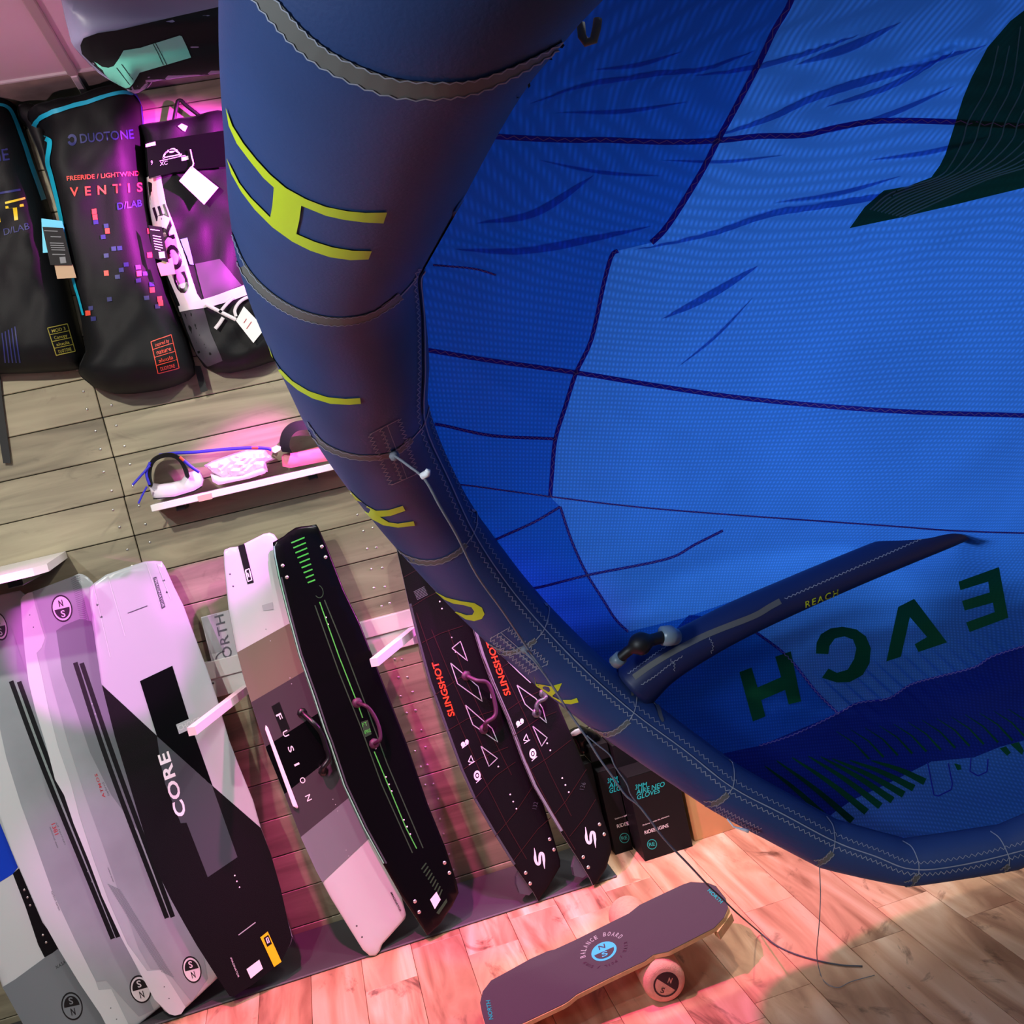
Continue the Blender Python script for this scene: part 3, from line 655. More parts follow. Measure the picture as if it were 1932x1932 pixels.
# ================================================================ boards leaning on the wall
def ns_logo(g, c, rx, ry, ang, S, off, flip=False, ring=1, l=0, d=1, tl=1, td=0):
    """round badge: light half with N, dark half with S. material slots l/d"""
    ca, sa = math.cos(math.radians(ang)), math.sin(math.radians(ang))
    q = lambda x, y: (c[0] + x*rx*ca - y*ry*sa, c[1] + x*rx*sa + y*ry*ca)
    v, f = disc(c, rx, ry, S, off, ang=ang); g.add(v, f, ring)
    v, f = disc(c, rx*.88, ry*.88, S, off+.0006, ang=ang); g.add(v, f, l)
    a = (180, 360) if flip else (0, 180)
    v, f = disc(c, rx*.74, ry*.74, S, off+.0012, a[0], a[1], ang=ang); g.add(v, f, d)
    for ch, s, sl in (('N', -1, tl), ('S', 1, td)):
        yb = (.14 if s < 0 else -.62) if flip else (-.14 if s < 0 else .62)
        k = -1 if flip else 1
        if flip:
            yb = .14 if s < 0 else -.62; a_, b_ = q(.2, yb), q(-.2, yb); up = (q(0, yb+.48)[0]-q(0, yb)[0], q(0, yb+.48)[1]-q(0, yb)[1])
        else:
            a_, b_ = q(-.2, yb), q(.2, yb); up = (q(0, yb-.48)[0]-q(0, yb)[0], q(0, yb-.48)[1]-q(0, yb)[1])
        v, f = text(ch, a_, b_, up, S, off+.0018, bold=.03); g.add(v, f, sl)
BG = 'kiteboards leaning in a row against the wall'
def board(label, outline, S, m, base, edge=None, th=.012):
    b = thing('kiteboard', label, 'kiteboard', base, BG)
    V, T, B = mesh2d(outline, 16, (1.6, 5), 9); d = edist(V, dens(outline, 9))[0]
    pr = lambda q: -.0045*max(0, 1-q/5)**2
    fr = [S(x, y, pr(dd)) for (x, y), dd in zip(V, d)]
    n = len(V); bk = [S(x, y, 0) - S.n*th for x, y in V]; f = []; fm = []
    for t in T:
        a, b_, c = (fr[i] for i in t); tt = t if (b_-a).cross(c-a).dot(a-CAM) < 0 else t[::-1]; f += [tt, tuple(i+n for i in tt[::-1])]; fm += [0, 1]
    for i in range(len(B)): f.append((B[i], B[(i+1) % len(B)], B[(i+1) % len(B)]+n, B[i]+n)); fm.append(1)
    mk('board', fr+bk, f, [m, edge or m], b, fm=fm, sharp=50); return b
def inserts(par, S, pts, r=.0035, m='screw', name='insert'):
    for p in pts: mk(name, *dome(S(p[0], p[1], 0), S.n, r, .35), M[m], par)
def Q(ox, oy, s, pts): return [(ox + x*s, oy + y*s) for x, y in pts]
def handle(par, pts, S, r, m, lift=.035, n=5):
    p = crom(pts, n); k = len(p); out = []
    for i, (x, y) in enumerate(p): out.append(S(x, y, .004 + lift*min(1, math.sin(math.pi*i/(k-1))*2.2)))
    v, f = tube(out, r, 10); mk('grab_handle', v, f, m, par)
    for q in (pts[0], pts[-1]): mk('handle_foot', *dome(S(*q, 0), S.n, .017, .5), m, par)
BS = .14    # each board is turned a little, right edge further back
# -- far left board, mostly cut by the frame
S0 = lean_surf(-1.0, 3.15, 3.34, BS, .03)
o0 = [(-120,1340),(-40,1330),(60,1560),(110,1680),(180,1800),(235,1905),(220,1965),(100,2010),(88,2003),(42,1932),(4,1864),(-40,1740),(-90,1560)]
k0 = board('white board with grey tail, black side stripe and round badge, cut by the left edge', o0, S0, M['wgloss'], floorpt(95, 2000), M['black'])
mk('grey_zone', *sheet([(5,1862),(28,1848),(110,1788),(141,1757),(182,1805),(233,1903),(219,1963),(100,2008),(88,2001),(43,1930)], S0, .0008, 14), M['gmid'], k0)
mk('black_zone', *sheet([(24,1648),(36,1638),(80,1740),(118,1790),(84,1806),(72,1782),(48,1710)], S0, .0008, 14), M['carbon'], k0)
mk('blue_zone', *sheet([(-60,1545),(-10,1528),(34,1636),(24,1649),(0,1664),(-40,1690)], S0, .0009, 14), M['blue'], k0)
g = MB(); ns_logo(g, (136,1898), 20, 27, -12, S0, .0015, True, 1, 0, 1, 1, 0); g.build('round_badge', [M['gmid'], M['logo_d']], k0)
mk('lettering', *text('N.A.S.A', (107,1828), (124,1817), (-2,-6), S0, .0015), M['logo_d'], k0)
inserts(k0, S0, [(46,1679),(52,1693),(57,1708),(81,1764),(87,1778)], .004)
# -- two grey boards with hatched zones
def north(label, S, outl, rail, zone, tracks, l_top, l_bot, base, extra):
    k = board(label, outl, S, M['ggloss'], base, M['black'])
    mk('white_rail', *sheet(rail, S, .0008, 12), M['wgloss'], k)
    mk('hatched_zone', *sheet(zone, S, .0008, 12), M['north'], k)
    for a in tracks: mk('slot_track', *ribbon(crom(a, 5), 9, S, .0012), M['black'], k)
    mid = [((a[0]+b[0])/2, (a[1]+b[1])/2) for a, b in zip(*tracks)]
    mk('clear_slot', *ribbon(crom(mid, 5), 4.5, S, .0010), M['slot'], k)
    inserts(k, S, [tuple(np.array(mid[0])*(1-t)+np.array(mid[2])*t+np.array([-4*math.sin(math.pi*t), 4*math.sin(math.pi*t)*.2])) for t in (.16, .2, .74, .78)], .004, 'slot', 'slot_bolt')
    g = MB(); ns_logo(g, *l_top, S, .0015, False); ns_logo(g, *l_bot, S, .0015, True); g.build('round_badge', [M['logo_l'], M['logo_d']], k)
    extra(k, S); return k
S1b = lean_surf(-1.0, 3.125, 3.34, BS, .03)
o1 = [(-70,1160),(-58,1142),(-20,1128),(0,1122),(26,1116),(38,1114),(47,1122),(58,1150),(80,1220),(118,1330),(158,1440),(196,1540),(236,1640),(272,1735),(302,1820),(318,1880),(306,1898),(268,1929),(240,1952),(222,1966),(214,1962),(201,1932),(190,1914),(152,1858),(112,1793),(78,1732),(45,1656),(22,1603),(0,1538),(-18,1480),(-44,1380),(-62,1290),(-72,1200)]
def ex1(k, S):
    g = MB(); g.add(*text('1381', (97,1555), (104,1576), (7,-3), S, .0014, bold=.03)); g.build('red_numbers', M['redtiny'], k)
    g = MB(); g.add(*text('carbon series', (96,1682), (111,1718), (4,-2), S, .0014)); g.add(*text('technical data', (93,1560), (108,1600), (3,-1.3), S, .0014)); g.add(*text('all terrain', (105,1552), (122,1594), (3,-1.3), S, .0014)); g.build('small_print', M['ltext'], k)
    inserts(k, S, [(209,1902),(220,1923)], .003, 'gdark')
north('grey board with white left rail and round badges, second from the left edge', S1b, o1,
      [(-70,1165),(-40,1140),(-30,1240),(-10,1330),(12,1430),(40,1520),(66,1590),(98,1680),(140,1770),(180,1850),(186,1868),(210,1866),(248,1944),(222,1964),(214,1960),(190,1914),(152,1858),(112,1793),(78,1732),(45,1656),(22,1603),(0,1538),(-30,1440),(-60,1290)],
      [(-28,1240),(-10,1330),(12,1430),(40,1520),(66,1590),(98,1680),(140,1770),(182,1852),(200,1850),(262,1918),(290,1905),(230,1760),(190,1700),(150,1600),(110,1450),(60,1300),(20,1180),(-20,1140),(-36,1150)][::-1],
      ([(21,1285),(83,1452),(213,1771)], [(36,1286),(97,1451),(223,1768)]), ((-1,1182), 15, 27, -13), ((265,1866), 20, 27, -15), floorpt(218, 1964), ex1)
S2b = lean_surf(-.8, 3.10, 3.33, BS, .03)
o2 = [(39,1132),(43,1125),(52,1119),(61,1116),(87,1106),(130,1090),(148,1082),(155,1083),(165,1088),(175,1098),(190,1130),(212,1200),(250,1310),(300,1430),(342,1540),(378,1650),(404,1740),(420,1815),(410,1847),(360,1894),(348,1905),(342,1914),(330,1917),(319,1914),(311,1909),(291,1885),(264,1835),(228,1768),(192,1690),(168,1625),(139,1554),(121,1500),(104,1471),(87,1406),(67,1341),(54,1286),(47,1232),(41,1167)]
def ex2(k, S):
    mk('dark_zone', *sheet([(106,1190),(120,1180),(150,1168),(172,1172),(184,1230),(200,1290),(244,1440),(280,1560),(262,1570),(210,1500),(170,1420),(140,1330),(118,1270)], S, .0011, 12), M['gmid'], k)
    g = MB(); g.add(*text('ATMOS', (199,1504), (183,1459), (-5,1.5), S, .0014, bold=.04, space=1.2)); g.build('red_lettering', M['redtiny'], k)
    g = MB(); g.add(*text('hybrid', (207,1500), (196,1476), (-4,1), S, .0014)); g.add(*text('carbon series', (203,1637), (213,1664), (2.5,-1), S, .0014)); g.build('small_print', M['ltext'], k)
    inserts(k, S, [(56,1160),(63,1183),(310,1862),(319,1884)], .003, 'gdark')
    for i in range(52):
        t = i/51; x = 203+(304-203)*t; y = 1668+(1832-1668)*t
        mk('hatch_line', *ribbon([(x, y), (x+24, y+11)], .9, S, .0014), M['gmid'], k)
    for i in range(44):
        t = i/43; mk('hatch_line', *ribbon([(134+t*34, 1094+i*3.4), (146+t*30, 1087+i*3.7), (151+t*27, 1086+i*3.9)], .9, S, .0014), M['gmid'], k)
north('pale board with white left rail, twin black slots and round badges at both ends', S2b, o2,
      [(39,1132),(43,1125),(52,1119),(61,1117),(66,1140),(76,1175),(85,1204),(79,1222),(69,1232),(78,1270),(92,1340),(110,1410),(134,1480),(150,1540),(176,1620),(205,1700),(240,1780),(278,1832),(306,1830),(350,1900),(342,1913),(330,1916),(319,1913),(291,1885),(264,1835),(228,1768),(192,1690),(168,1625),(139,1554),(121,1500),(104,1471),(87,1406),(67,1341),(54,1286),(47,1232),(41,1167)],
      [(63,1117),(87,1107),(130,1091),(146,1084),(170,1180),(176,1230),(214,1330),(258,1450),(300,1560),(340,1650),(376,1760),(392,1846),(362,1890),(312,1828),(284,1828),(262,1790),(230,1700),(196,1600),(160,1500),(128,1400),(98,1290),(84,1230),(88,1200)],
      ([(142,1250),(208,1451),(315,1732)], [(154,1251),(222,1450),(326,1730)]), ((117,1148), 19.5, 26, -13), ((362,1829), 17.5, 26, -15), floorpt(330, 1917), ex2)
# -- CORE board
S3b = lean_surf(-.55, 3.075, 3.32, BS, .03)
o3 = [(168,1127),(169,1108),(177,1100),(200,1084),(239,1070),(273,1059),(290,1058),(305,1059),(312,1070),(328,1106),(346,1142),(369,1204),(391,1263),(412,1325),(432,1395),(449,1440),(478,1511),(492,1561),(511,1611),(530,1678),(542,1733),(552,1768),(549,1780),(530,1816),(478,1858),(449,1876),(441,1881),(433,1880),(406,1838),(371,1783),(348,1743),(322,1696),(290,1630),(261,1537),(235,1450),(217,1391),(191,1290),(174,1174)]
k3 = board('board with pale upper half, black lower half and a yellow card at its foot', o3, S3b, M['ggloss'], floorpt(437, 1881), M['black'])
mk('black_zone', *sheet([(192,1292),(296,1388),(398,1480),(445,1521),(492,1562),(511,1611),(530,1678),(542,1733),(551,1768),(548,1780),(530,1815),(478,1857),(449,1875),(441,1880),(433,1879),(406,1838),(371,1783),(348,1743),(322,1696),(290,1630),(261,1537),(235,1450),(217,1391)], S3b, .0009, 14), M['carbon'], k3)
mk('black_panel', *sheet([(264,1285),(325,1256),(355,1352),(401,1482),(398,1481),(296,1388)], S3b, .0014, 14), M['bkgloss'], k3)
mk('mauve_panel', *sheet([(296,1389),(400,1482),(448,1617),(392,1655),(352,1552),(341,1553),(312,1480),(303,1440)], S3b, .0014, 14), M['gdark'], k3)
g = MB(); g.add(*text('CORE', (352,1536), (317,1417), (-20,8), S3b, .002, bold=.05, space=1.1)); g.build('block_lettering', M['letters'], k3)
g = MB(); g.add(*sheet([(289,1090),(295,1088),(312,1145),(305,1149)], S3b, .0014, 14)); g.build('name_plate', M['gdark'], k3)
g = MB(); g.add(*text('IMAGINATOR', (291,1092), (306,1146), (4.5,-1.2), S3b, .002, bold=.02)); g.build('plate_lettering', M['ggloss'], k3)
mk('short_line', *ribbon([(241,1157),(278,1143)], 1.6, S3b, .0012), M['gdark'], k3)
mk('short_line', *ribbon([(450,1764),(482,1740)], 1.8, S3b, .0014), M['ggloss'], k3)
for p in ([(176,1102),(208,1240)], [(203,1085),(236,1200)], [(276,1062),(306,1150)], [(296,1062),(322,1130)]): mk('channel_edge', *ribbon(p, 1.2, S3b, .0012), M['wgloss'], k3)
inserts(k3, S3b, [(184,1141),(191,1164),(309,1095),(315,1117)], .004, 'gdark')
inserts(k3, S3b, [(298,1229),(303,1242),(301,1260),(307,1270),(311,1256),(319,1244),(322,1272)][:0] + [(315,1320),(308,1330),(319,1332),(311,1341),(322,1343),(314,1353),(336,1407),(374,1519),(391,1576),(403,1575),(396,1587),(407,1586),(400,1599),(411,1598),(443,1652),(447,1663),(452,1674)], .0035, 'letters')
mk('yellow_card', *sheet([(491,1768),(505,1757),(531,1814),(517,1824)], S3b, .003, 14), M['ycard'], k3)
g = MB(); g.add(*sheet([(497,1769),(506,1763),(513,1780),(504,1786)], S3b, .0036, 14)); g.build('card_badge', M['black'], k3)
g = MB(); g.add(*ribbon([(502,1770),(505,1768),(508,1777),(505,1779),(502,1770)], 2, S3b, .0042)); g.build('card_mark', M['letters'], k3)
mk('price_sticker', *sheet([(465,1828),(489,1810),(496,1827),(473,1846)], S3b, .003, 14), M['paper'], k3)
mk('small_print', *text('IMAGINATOR', (434,1807), (449,1844), (3,-1), S3b, .002), M['letters'], k3)
mk('sticker', *sheet([(332,1367),(375,1348),(381,1366),(338,1385)], S3b, .0024, 14), M['ggloss'], k3)
mk('sticker_lettering', *text('CHOICE', (338,1379), (380,1361), (-4,-9), S3b, .003, bold=.03), M['wgloss'], k3)
# -- FUSION board
S4 = lean_surf(-.1, 3.115, 3.335, BS, .03)
o4 = [(422,1043),(424,1037),(434,1033),(450,1031),(498,1007),(509,1005),(517,1008),(523,1016),(538,1060),(560,1130),(590,1220),(616,1290),(646,1370),(672,1450),(704,1540),(732,1610),(752,1668),(767,1726),(765,1734),(722,1782),(717,1795),(709,1804),(698,1804),(685,1793),(663,1758),(625,1696),(596,1642),(569,1583),(534,1491),(504,1418),(480,1345),(461,1283),(445,1221),(431,1148),(423,1068)]
k4 = board('board banded from white to olive and black, spaced letters down its middle', o4, S4, M['wgloss'], floorpt(703, 1804), M['black'])
def zone(par, S, outl, lines, mats):
    """fills the outline between successive cross lines"""
    dp = dens(outl, 6)
    def side(p, l): (x0, y0), (x1, y1) = l; return (x1-x0)*(p[1]-y0) - (y1-y0)*(p[0]-x0)
    def clip(poly, l, sgn):
        out = []
        for i in range(len(poly)):
            a, b = poly[i-1], poly[i]; sa, sb = side(a, l)*sgn, side(b, l)*sgn
            if (sa >= 0) != (sb >= 0): t = sa/(sa-sb); out.append((a[0]+(b[0]-a[0])*t, a[1]+(b[1]-a[1])*t))
            if sb >= 0: out.append(b)
        return out
    for i, m in enumerate(mats):
        if m is None: continue
        q = clip(clip(dp, lines[i], 1), lines[i+1], -1)
        mk('colour_band', *sheet(q, S, .0008, 14), M[m], par)
L4 = [((451,1229),(541,1179)), ((474,1325),(568,1270)), ((504,1407),(590,1352)), ((537,1498),(611,1440)), ((569,1578),(658,1505)), ((609,1664),(695,1583)), ((609,1900),(695,1900))]
M['olive4'] = mat('olive_grey_laminate', srgb(112,110,92), .25, coat=.4); M['mauve4'] = mat('dusky_mauve_laminate', srgb(66,62,66), .25, coat=.4)
zone(k4, S4, o4, L4[:6], ['olive4', 'mauve4', 'bkgloss', 'mauve4', 'gmid'])
mk('top_strip', *sheet([(449,1030),(461,1026),(479,1099),(467,1102)], S4, .0014, 14), M['black'], k4)
g = MB(); g.add(*ribbon([(463,1076),(470,1073),(475,1094),(468,1097),(463,1076)], 2.4, S4, .002)); g.add(*ribbon([(467,1081),(470,1089)], 2.2, S4, .002)); g.build('round_mark', M['letters'], k4)
mk('dark_patch', *sheet([(512,1333),(527,1324),(547,1375),(532,1384)], S4, .0014, 14), M['black'], k4)
g = MB()
for ch, x, y in (('F', 527, 1352), ('U', 539, 1384), ('S', 549, 1413), ('I', 560, 1442), ('O', 571, 1472), ('N', 582, 1505)):
    r = (2.2, 5.2) if ch != 'I' else (.8, 1.8); u = (9, -4.4); g.add(*text(ch, (x-r[0]-u[0]/2, y-r[1]-u[1]/2), (x+r[0]-u[0]/2, y+r[1]-u[1]/2), u, S4, .0022, bold=.02))
g.build('spaced_lettering', M['letters'], k4)
mk('white_bar', *slab([(501,1368),(505,1372),(562,1522),(560,1525),(552,1520),(500,1376)], S4, -.001, 8, lambda d: .010, (1,)), M['letters'], k4)
mk('small_sticker', *sheet([(494,1142),(514,1136),(516,1150),(497,1152)], S4, .0016, 14), M['ggloss'], k4)
mk('small_print', *text('IMAGINATOR', (736,1684), (754,1720), (3.4,-1.6), S4, .0016, bold=.02), M['logo_d'], k4)
inserts(k4, S4, [(434,1083),(440,1106),(673,1747),(683,1768)], .003, 'gdark')
inserts(k4, S4, [(502,1187),(510,1209),(547,1279),(550,1290),(628,1508),(633,1518),(637,1530),(653,1604),(658,1615)], .003, 'ggloss')
handle(k4, [(570,1345),(590,1364),(604,1382),(612,1405),(618,1428),(607,1446),(610,1455)], S4, .009, M['black'], .03)
# -- black board with green print
S5 = lean_surf(.05, 3.085, 3.325, BS, .03)
o5 = [(515,1023),(536,1011),(544,1004),(558,995),(568,993),(585,991),(597,989),(601,995),(617,1030),(649,1113),(679,1175),(714,1264),(742,1335),(768,1402),(795,1480),(808,1518),(841,1599),(862,1664),(866,1685),(854,1710),(830,1745),(807,1766),(784,1731),(757,1691),(722,1629),(685,1562),(647,1481),(620,1400),(612,1380),(590,1313),(563,1235),(542,1157),(525,1089),(517,1049)]
k5 = board('black board with rows of green ticks and a long green centre line', o5, S5, M['bkgloss'], floorpt(808, 1766), M['mint'])
g = MB()
for i in range(9): t = i/8; g.add(*ribbon([(549.5+31*t, 1024.5+75*t), (574.5+20*t, 1014+80*t)], 2.6, S5, .0014))
g.add(*ribbon([(603,1136),(640,1240),(674,1326),(684,1354)], 2, S5, .0014)); g.add(*ribbon([(706,1418),(740,1500),(765,1560),(786,1601)], 2, S5, .0014))
g.build('green_print', M['green'], k5)
mk('mint_edge', *ribbon([(517,1030),(519,1049),(527,1089),(544,1157),(565,1235),(592,1313),(614,1380),(622,1400),(649,1481),(687,1562),(724,1629)], 2.4, S5, .0006), M['mint'], k5)
mk('edge_strip', *ribbon([(531,1089),(548,1157),(569,1235),(597,1313),(619,1380),(627,1400),(654,1481),(692,1562),(729,1629)], 3, S5, .0005), M['gdark'], k5)
g = MB()
for i in range(9): t = i/8; g.add(*ribbon([(795+33*t, 1640+52*t), (804+30*t, 1628+50*t)], 2.6, S5, .0014))
for p in ([(594,1142),(640,1270),(680,1370),(720,1480),(778,1609)], [(612,1132),(650,1225),(690,1330),(730,1440),(798,1600)]): g.add(*ribbon(p, 2.2, S5, .0014))
g.add(*sheet([(823,1722),(842,1695),(844,1701),(828,1725)], S5, .0014, 14)); g.add(*sheet([(681,1362),(694,1358),(701,1385),(689,1391)], S5, .0014, 14))
g.add(*disc((601,1116), 9, 13, S5, .0014, -60, 150, ang=-15, r0=.86)); g.build('dull_green_print', M['greend'], k5)
g = MB(); g.add(*text('FT', (684,1372), (694,1368), (-2,-7), S5, .002, bold=.03)); g.add(*text('SPIKE', (688,1385), (700,1380), (-2,-6), S5, .002, bold=.03)); g.build('green_lettering', M['green'], k5)
mk('price_sticker', *sheet([(811,1697),(823,1682),(831,1697),(820,1715)], S5, .003, 14), M['paper'], k5)
inserts(k5, S5, [(533,1067),(541,1089),(607,1031),(614,1051),(783,1701),(791,1721),(839,1628),(848,1647)], .006, 'screw', 'bolt')
inserts(k5, S5, [(728,1466),(734,1480),(739,1493),(762,1547),(768,1560),(774,1574),(709,1412),(615,1165),(619,1178)], .0028, 'letters')
handle(k5, [(674,1326),(690,1333),(703,1350),(712,1372),(714,1392),(706,1403)], S5, .006, M['plum'], .03)
# -- the two dark boards with orange letters
def sling(label, S, outl, base, a, b, tris, icons, sl, num, scr, hpts, hm, lines, extra=None):
    k = board(label, outl, S, M['carbon'], base, M['gmid'])
    g = MB()
    for p in lines: g.add(*ribbon(p, 1.3, S, .0012))
    g.build('thin_red_lines', M['redline'], k)
    mk('orange_lettering', *text('SLINGSHOT', a, b, (-11.5, 3.2), S, .0018, bold=.045), M['sling'], k)
    g = MB()
    for t in tris: g.add(*ribbon(t, 1.8, S, .0016))
    g.build('outline_figures', M['ggloss'], k)
    g = MB(); (x0, y0), (x1, y1), (x2, y2) = icons
    g.add(*disc((x0-3, y0+2), 4, 5, S, .0016)); g.add(*disc((x0+4, y0-3), 3.5, 4.5, S, .0016)); g.add(*ribbon([(x0-5, y0+9), (x0+7, y0)], 1.6, S, .0016))
    g.add(*ribbon([(x1-5, y1+3), (x1, y1-9), (x1+5, y1+4), (x1-5, y1+3)], 1.6, S, .0016)); g.add(*ribbon([(x1-4, y1+9), (x1+7, y1+2)], 1.4, S, .0016))
    g.add(*disc((x2, y2-1), 6.5, 9.5, S, .0016, r0=.55)); g.add(*disc((x2, y2-1), 2, 3, S, .0016)); g.add(*ribbon([(x2-2, y2+13), (x2+8, y2+4)], 1.4, S, .0016)); g.build('white_icons', M['letters'], k)
    x, y = sl; u = lambda p: (x+p[0], y+p[1])      # s shaped mark: two hooked strokes
    mk('letter_mark', *ribbon(crom([u(q) for q in ((-9.8,-19.7),(-8.3,-9.8),(-7.8,1.6),(-5.2,8.8),(-1.6,10.9),(.5,6.7),(.5,-3.6),(2.6,-9.8),(6.7,-7.8),(8.3,2.6),(8.8,10.9),(10,19.7))], 4), lambda t: 5*min(1, .15+t*5, .15+(1-t)*5), S, .0018, 2), M['letters'], k)
    mk('size_number', *text(num[0], num[1], num[2], num[3], S, .0014), M['gdark'], k)
    inserts(k, S, scr, .006, 'screw', 'bolt'); handle(k, hpts, S, .007, hm, .03)
    if extra: extra(k)
    return k
Z = lambda pts: Q(740, 1040, .3519, pts)
S6 = lean_surf(.35, 3.10, 3.335, BS, .03)
o6 = [(744,1008),(760,990),(800,968),(822,966),(838,985),(866,1060),(900,1150),(932,1240),(965,1340),(1000,1440),(1030,1530),(1058,1624),(1058,1635),(1036,1673),(1016,1700),(1007,1684),(969,1631),(930,1568),(895,1508),(870,1452),(839,1367),(810,1286),(789,1209),(772,1139),(761,1089),(750,1040)]
gl6 = [Z([(60,140),(150,90),(260,60)]), Z([(100,300),(180,250),(300,190)]), Z([(160,490),(260,440),(380,400)]), Z([(230,770),(330,700),(420,640)]), Z([(300,960),(400,900),(560,850)]), Z([(380,1170),(470,1110),(620,1050)]), Z([(440,1330),(560,1200),(660,1130)]), Z([(550,1530),(660,1400),(760,1250)]), Z([(650,1660),(780,1490),(880,1400)]), Z([(130,330),(230,620),(340,880),(470,1180),(620,1480),(720,1650)]), Z([(210,420),(300,640),(420,900),(520,1130)]), Z([(300,420),(400,700),(520,960),(640,1200)])]
def MBv(lst):
    g = MB()
    for v, f in lst: g.add(v, f)
    return g.v, g.f
def ex6(k):
    mk('edge_strip', *ribbon([(774,1139),(791,1209),(812,1286),(841,1367),(872,1452),(897,1508),(932,1568),(971,1631)], 4, S6, .0006), M['gdark'], k)
    inserts(k, S6, Z([(255,270),(267,308),(318,463),(340,540),(569,1155),(633,1305),(649,1343),(666,1381)]), .0028, 'letters')
    mk('text_block', *MBv([ribbon(Z([(115+i*3, 218+i*7), (172+i*3, 190+i*7)]), 1.1, S6, .0014) for i in range(7)]), M['ltext'], k)
    mk('side_mark', *ribbon(Z([(528,762),(530,785),(545,790),(548,815)]), 2.4, S6, .0016), M['letters'], k)
    v, f = prism([S6(*p) - S6.n*.012 for p in Z([(700,1700),(760,1830),(740,1850),(690,1840),(672,1790),(672,1750)])], -S6.n*.02); mk('fin', v, f, M['gdark'], k, smooth=False)
sling('long dark board with orange lettering and four outline figures, beside the green-ticked board', S6, o6, floorpt(1016, 1700), *Z([(335,880),(243,590)]),
      [Z([(320,520),(365,483),(403,588),(320,520)]), Z([(313,600),(460,725),(482,805),(350,710),(313,600)]), Z([(392,825),(535,950),(565,1023),(432,930),(392,825)]), Z([(475,1045),(563,1110),(518,1153),(475,1045)])],
      Z([(388,1030),(422,1120),(455,1205)]), (1017.4,1619.5), ('132', *Z([(772,1384),(782,1346)]), (-8, -1.5)),
      Z([(716,1725),(740,1782),(845,1545),(868,1600)]), Z([(397,668),(440,692),(492,702),(522,760),(540,850),(528,888),(490,915),(492,955)]), M['plum'], gl6, ex6)
S7 = lean_surf(.52, 3.08, 3.33, BS, .03)
o7 = [(846,1030),(850,1012),(880,996),(905,990),(925,994),(950,1040),(985,1125),(1020,1220),(1057,1336),(1078,1385),(1102,1441),(1127,1508),(1150,1575),(1155,1603),(1145,1638),(1127,1666),(1120,1671),(1113,1656),(1092,1621),(1057,1568),(1032,1526),(1007,1483),(986,1434),(958,1357),(927,1286),(909,1237),(893,1185),(870,1115),(852,1060)]
gl7 = [Z([(560,640),(640,590),(720,560)]), Z([(620,850),(720,780),(820,740)]), Z([(650,990),(780,900),(880,860)]), Z([(740,1170),(830,1110),(960,1010)]), Z([(870,1410),(930,1340),(1040,1170)]), Z([(950,1530),(1030,1430),(1090,1330)]), Z([(480,560),(600,840),(720,1130),(860,1400),(980,1600)]), Z([(560,560),(720,900),(850,1200),(960,1420)])]
def ex7(k):
    mk('edge_strip', *ribbon([(896,1185),(912,1237),(930,1286),(961,1357),(989,1434),(1010,1483),(1035,1526),(1060,1568)], 5, S7, .0006), M['gmid'], k)
    inserts(k, S7, Z([(831,1030),(848,1068),(912,1217),(929,1254),(947,1292)]), .003, 'letters')
    v, f = prism([S7(*p) - S7.n*.012 for p in Z([(990,1640),(1050,1740),(1030,1755),(985,1745),(975,1700)])], -S7.n*.02); mk('fin', v, f, M['gdark'], k, smooth=False)
sling('short dark board with orange lettering partly behind the kite tube, next to the glove boxes', S7, o7, floorpt(1120, 1671), *Z([(635,768),(533,478)]),
      [Z([(600,570),(680,650),(742,706)]), Z([(668,718),(770,790),(805,840),(827,920),(712,820),(668,718)]), Z([(753,938),(830,1000),(800,1045),(753,938)])],
      Z([(683,918),(718,1005),(753,1088)]), (1113.7,1579.7), ('136', *Z([(1026,1280),(1038,1242)]), (-8, -1.5)),
      Z([(1025,1640),(1052,1695),(1112,1465),(1137,1518)]), Z([(812,762),(800,790),(768,805),(755,835),(775,868)]), M['gdark'], gl7, ex7)
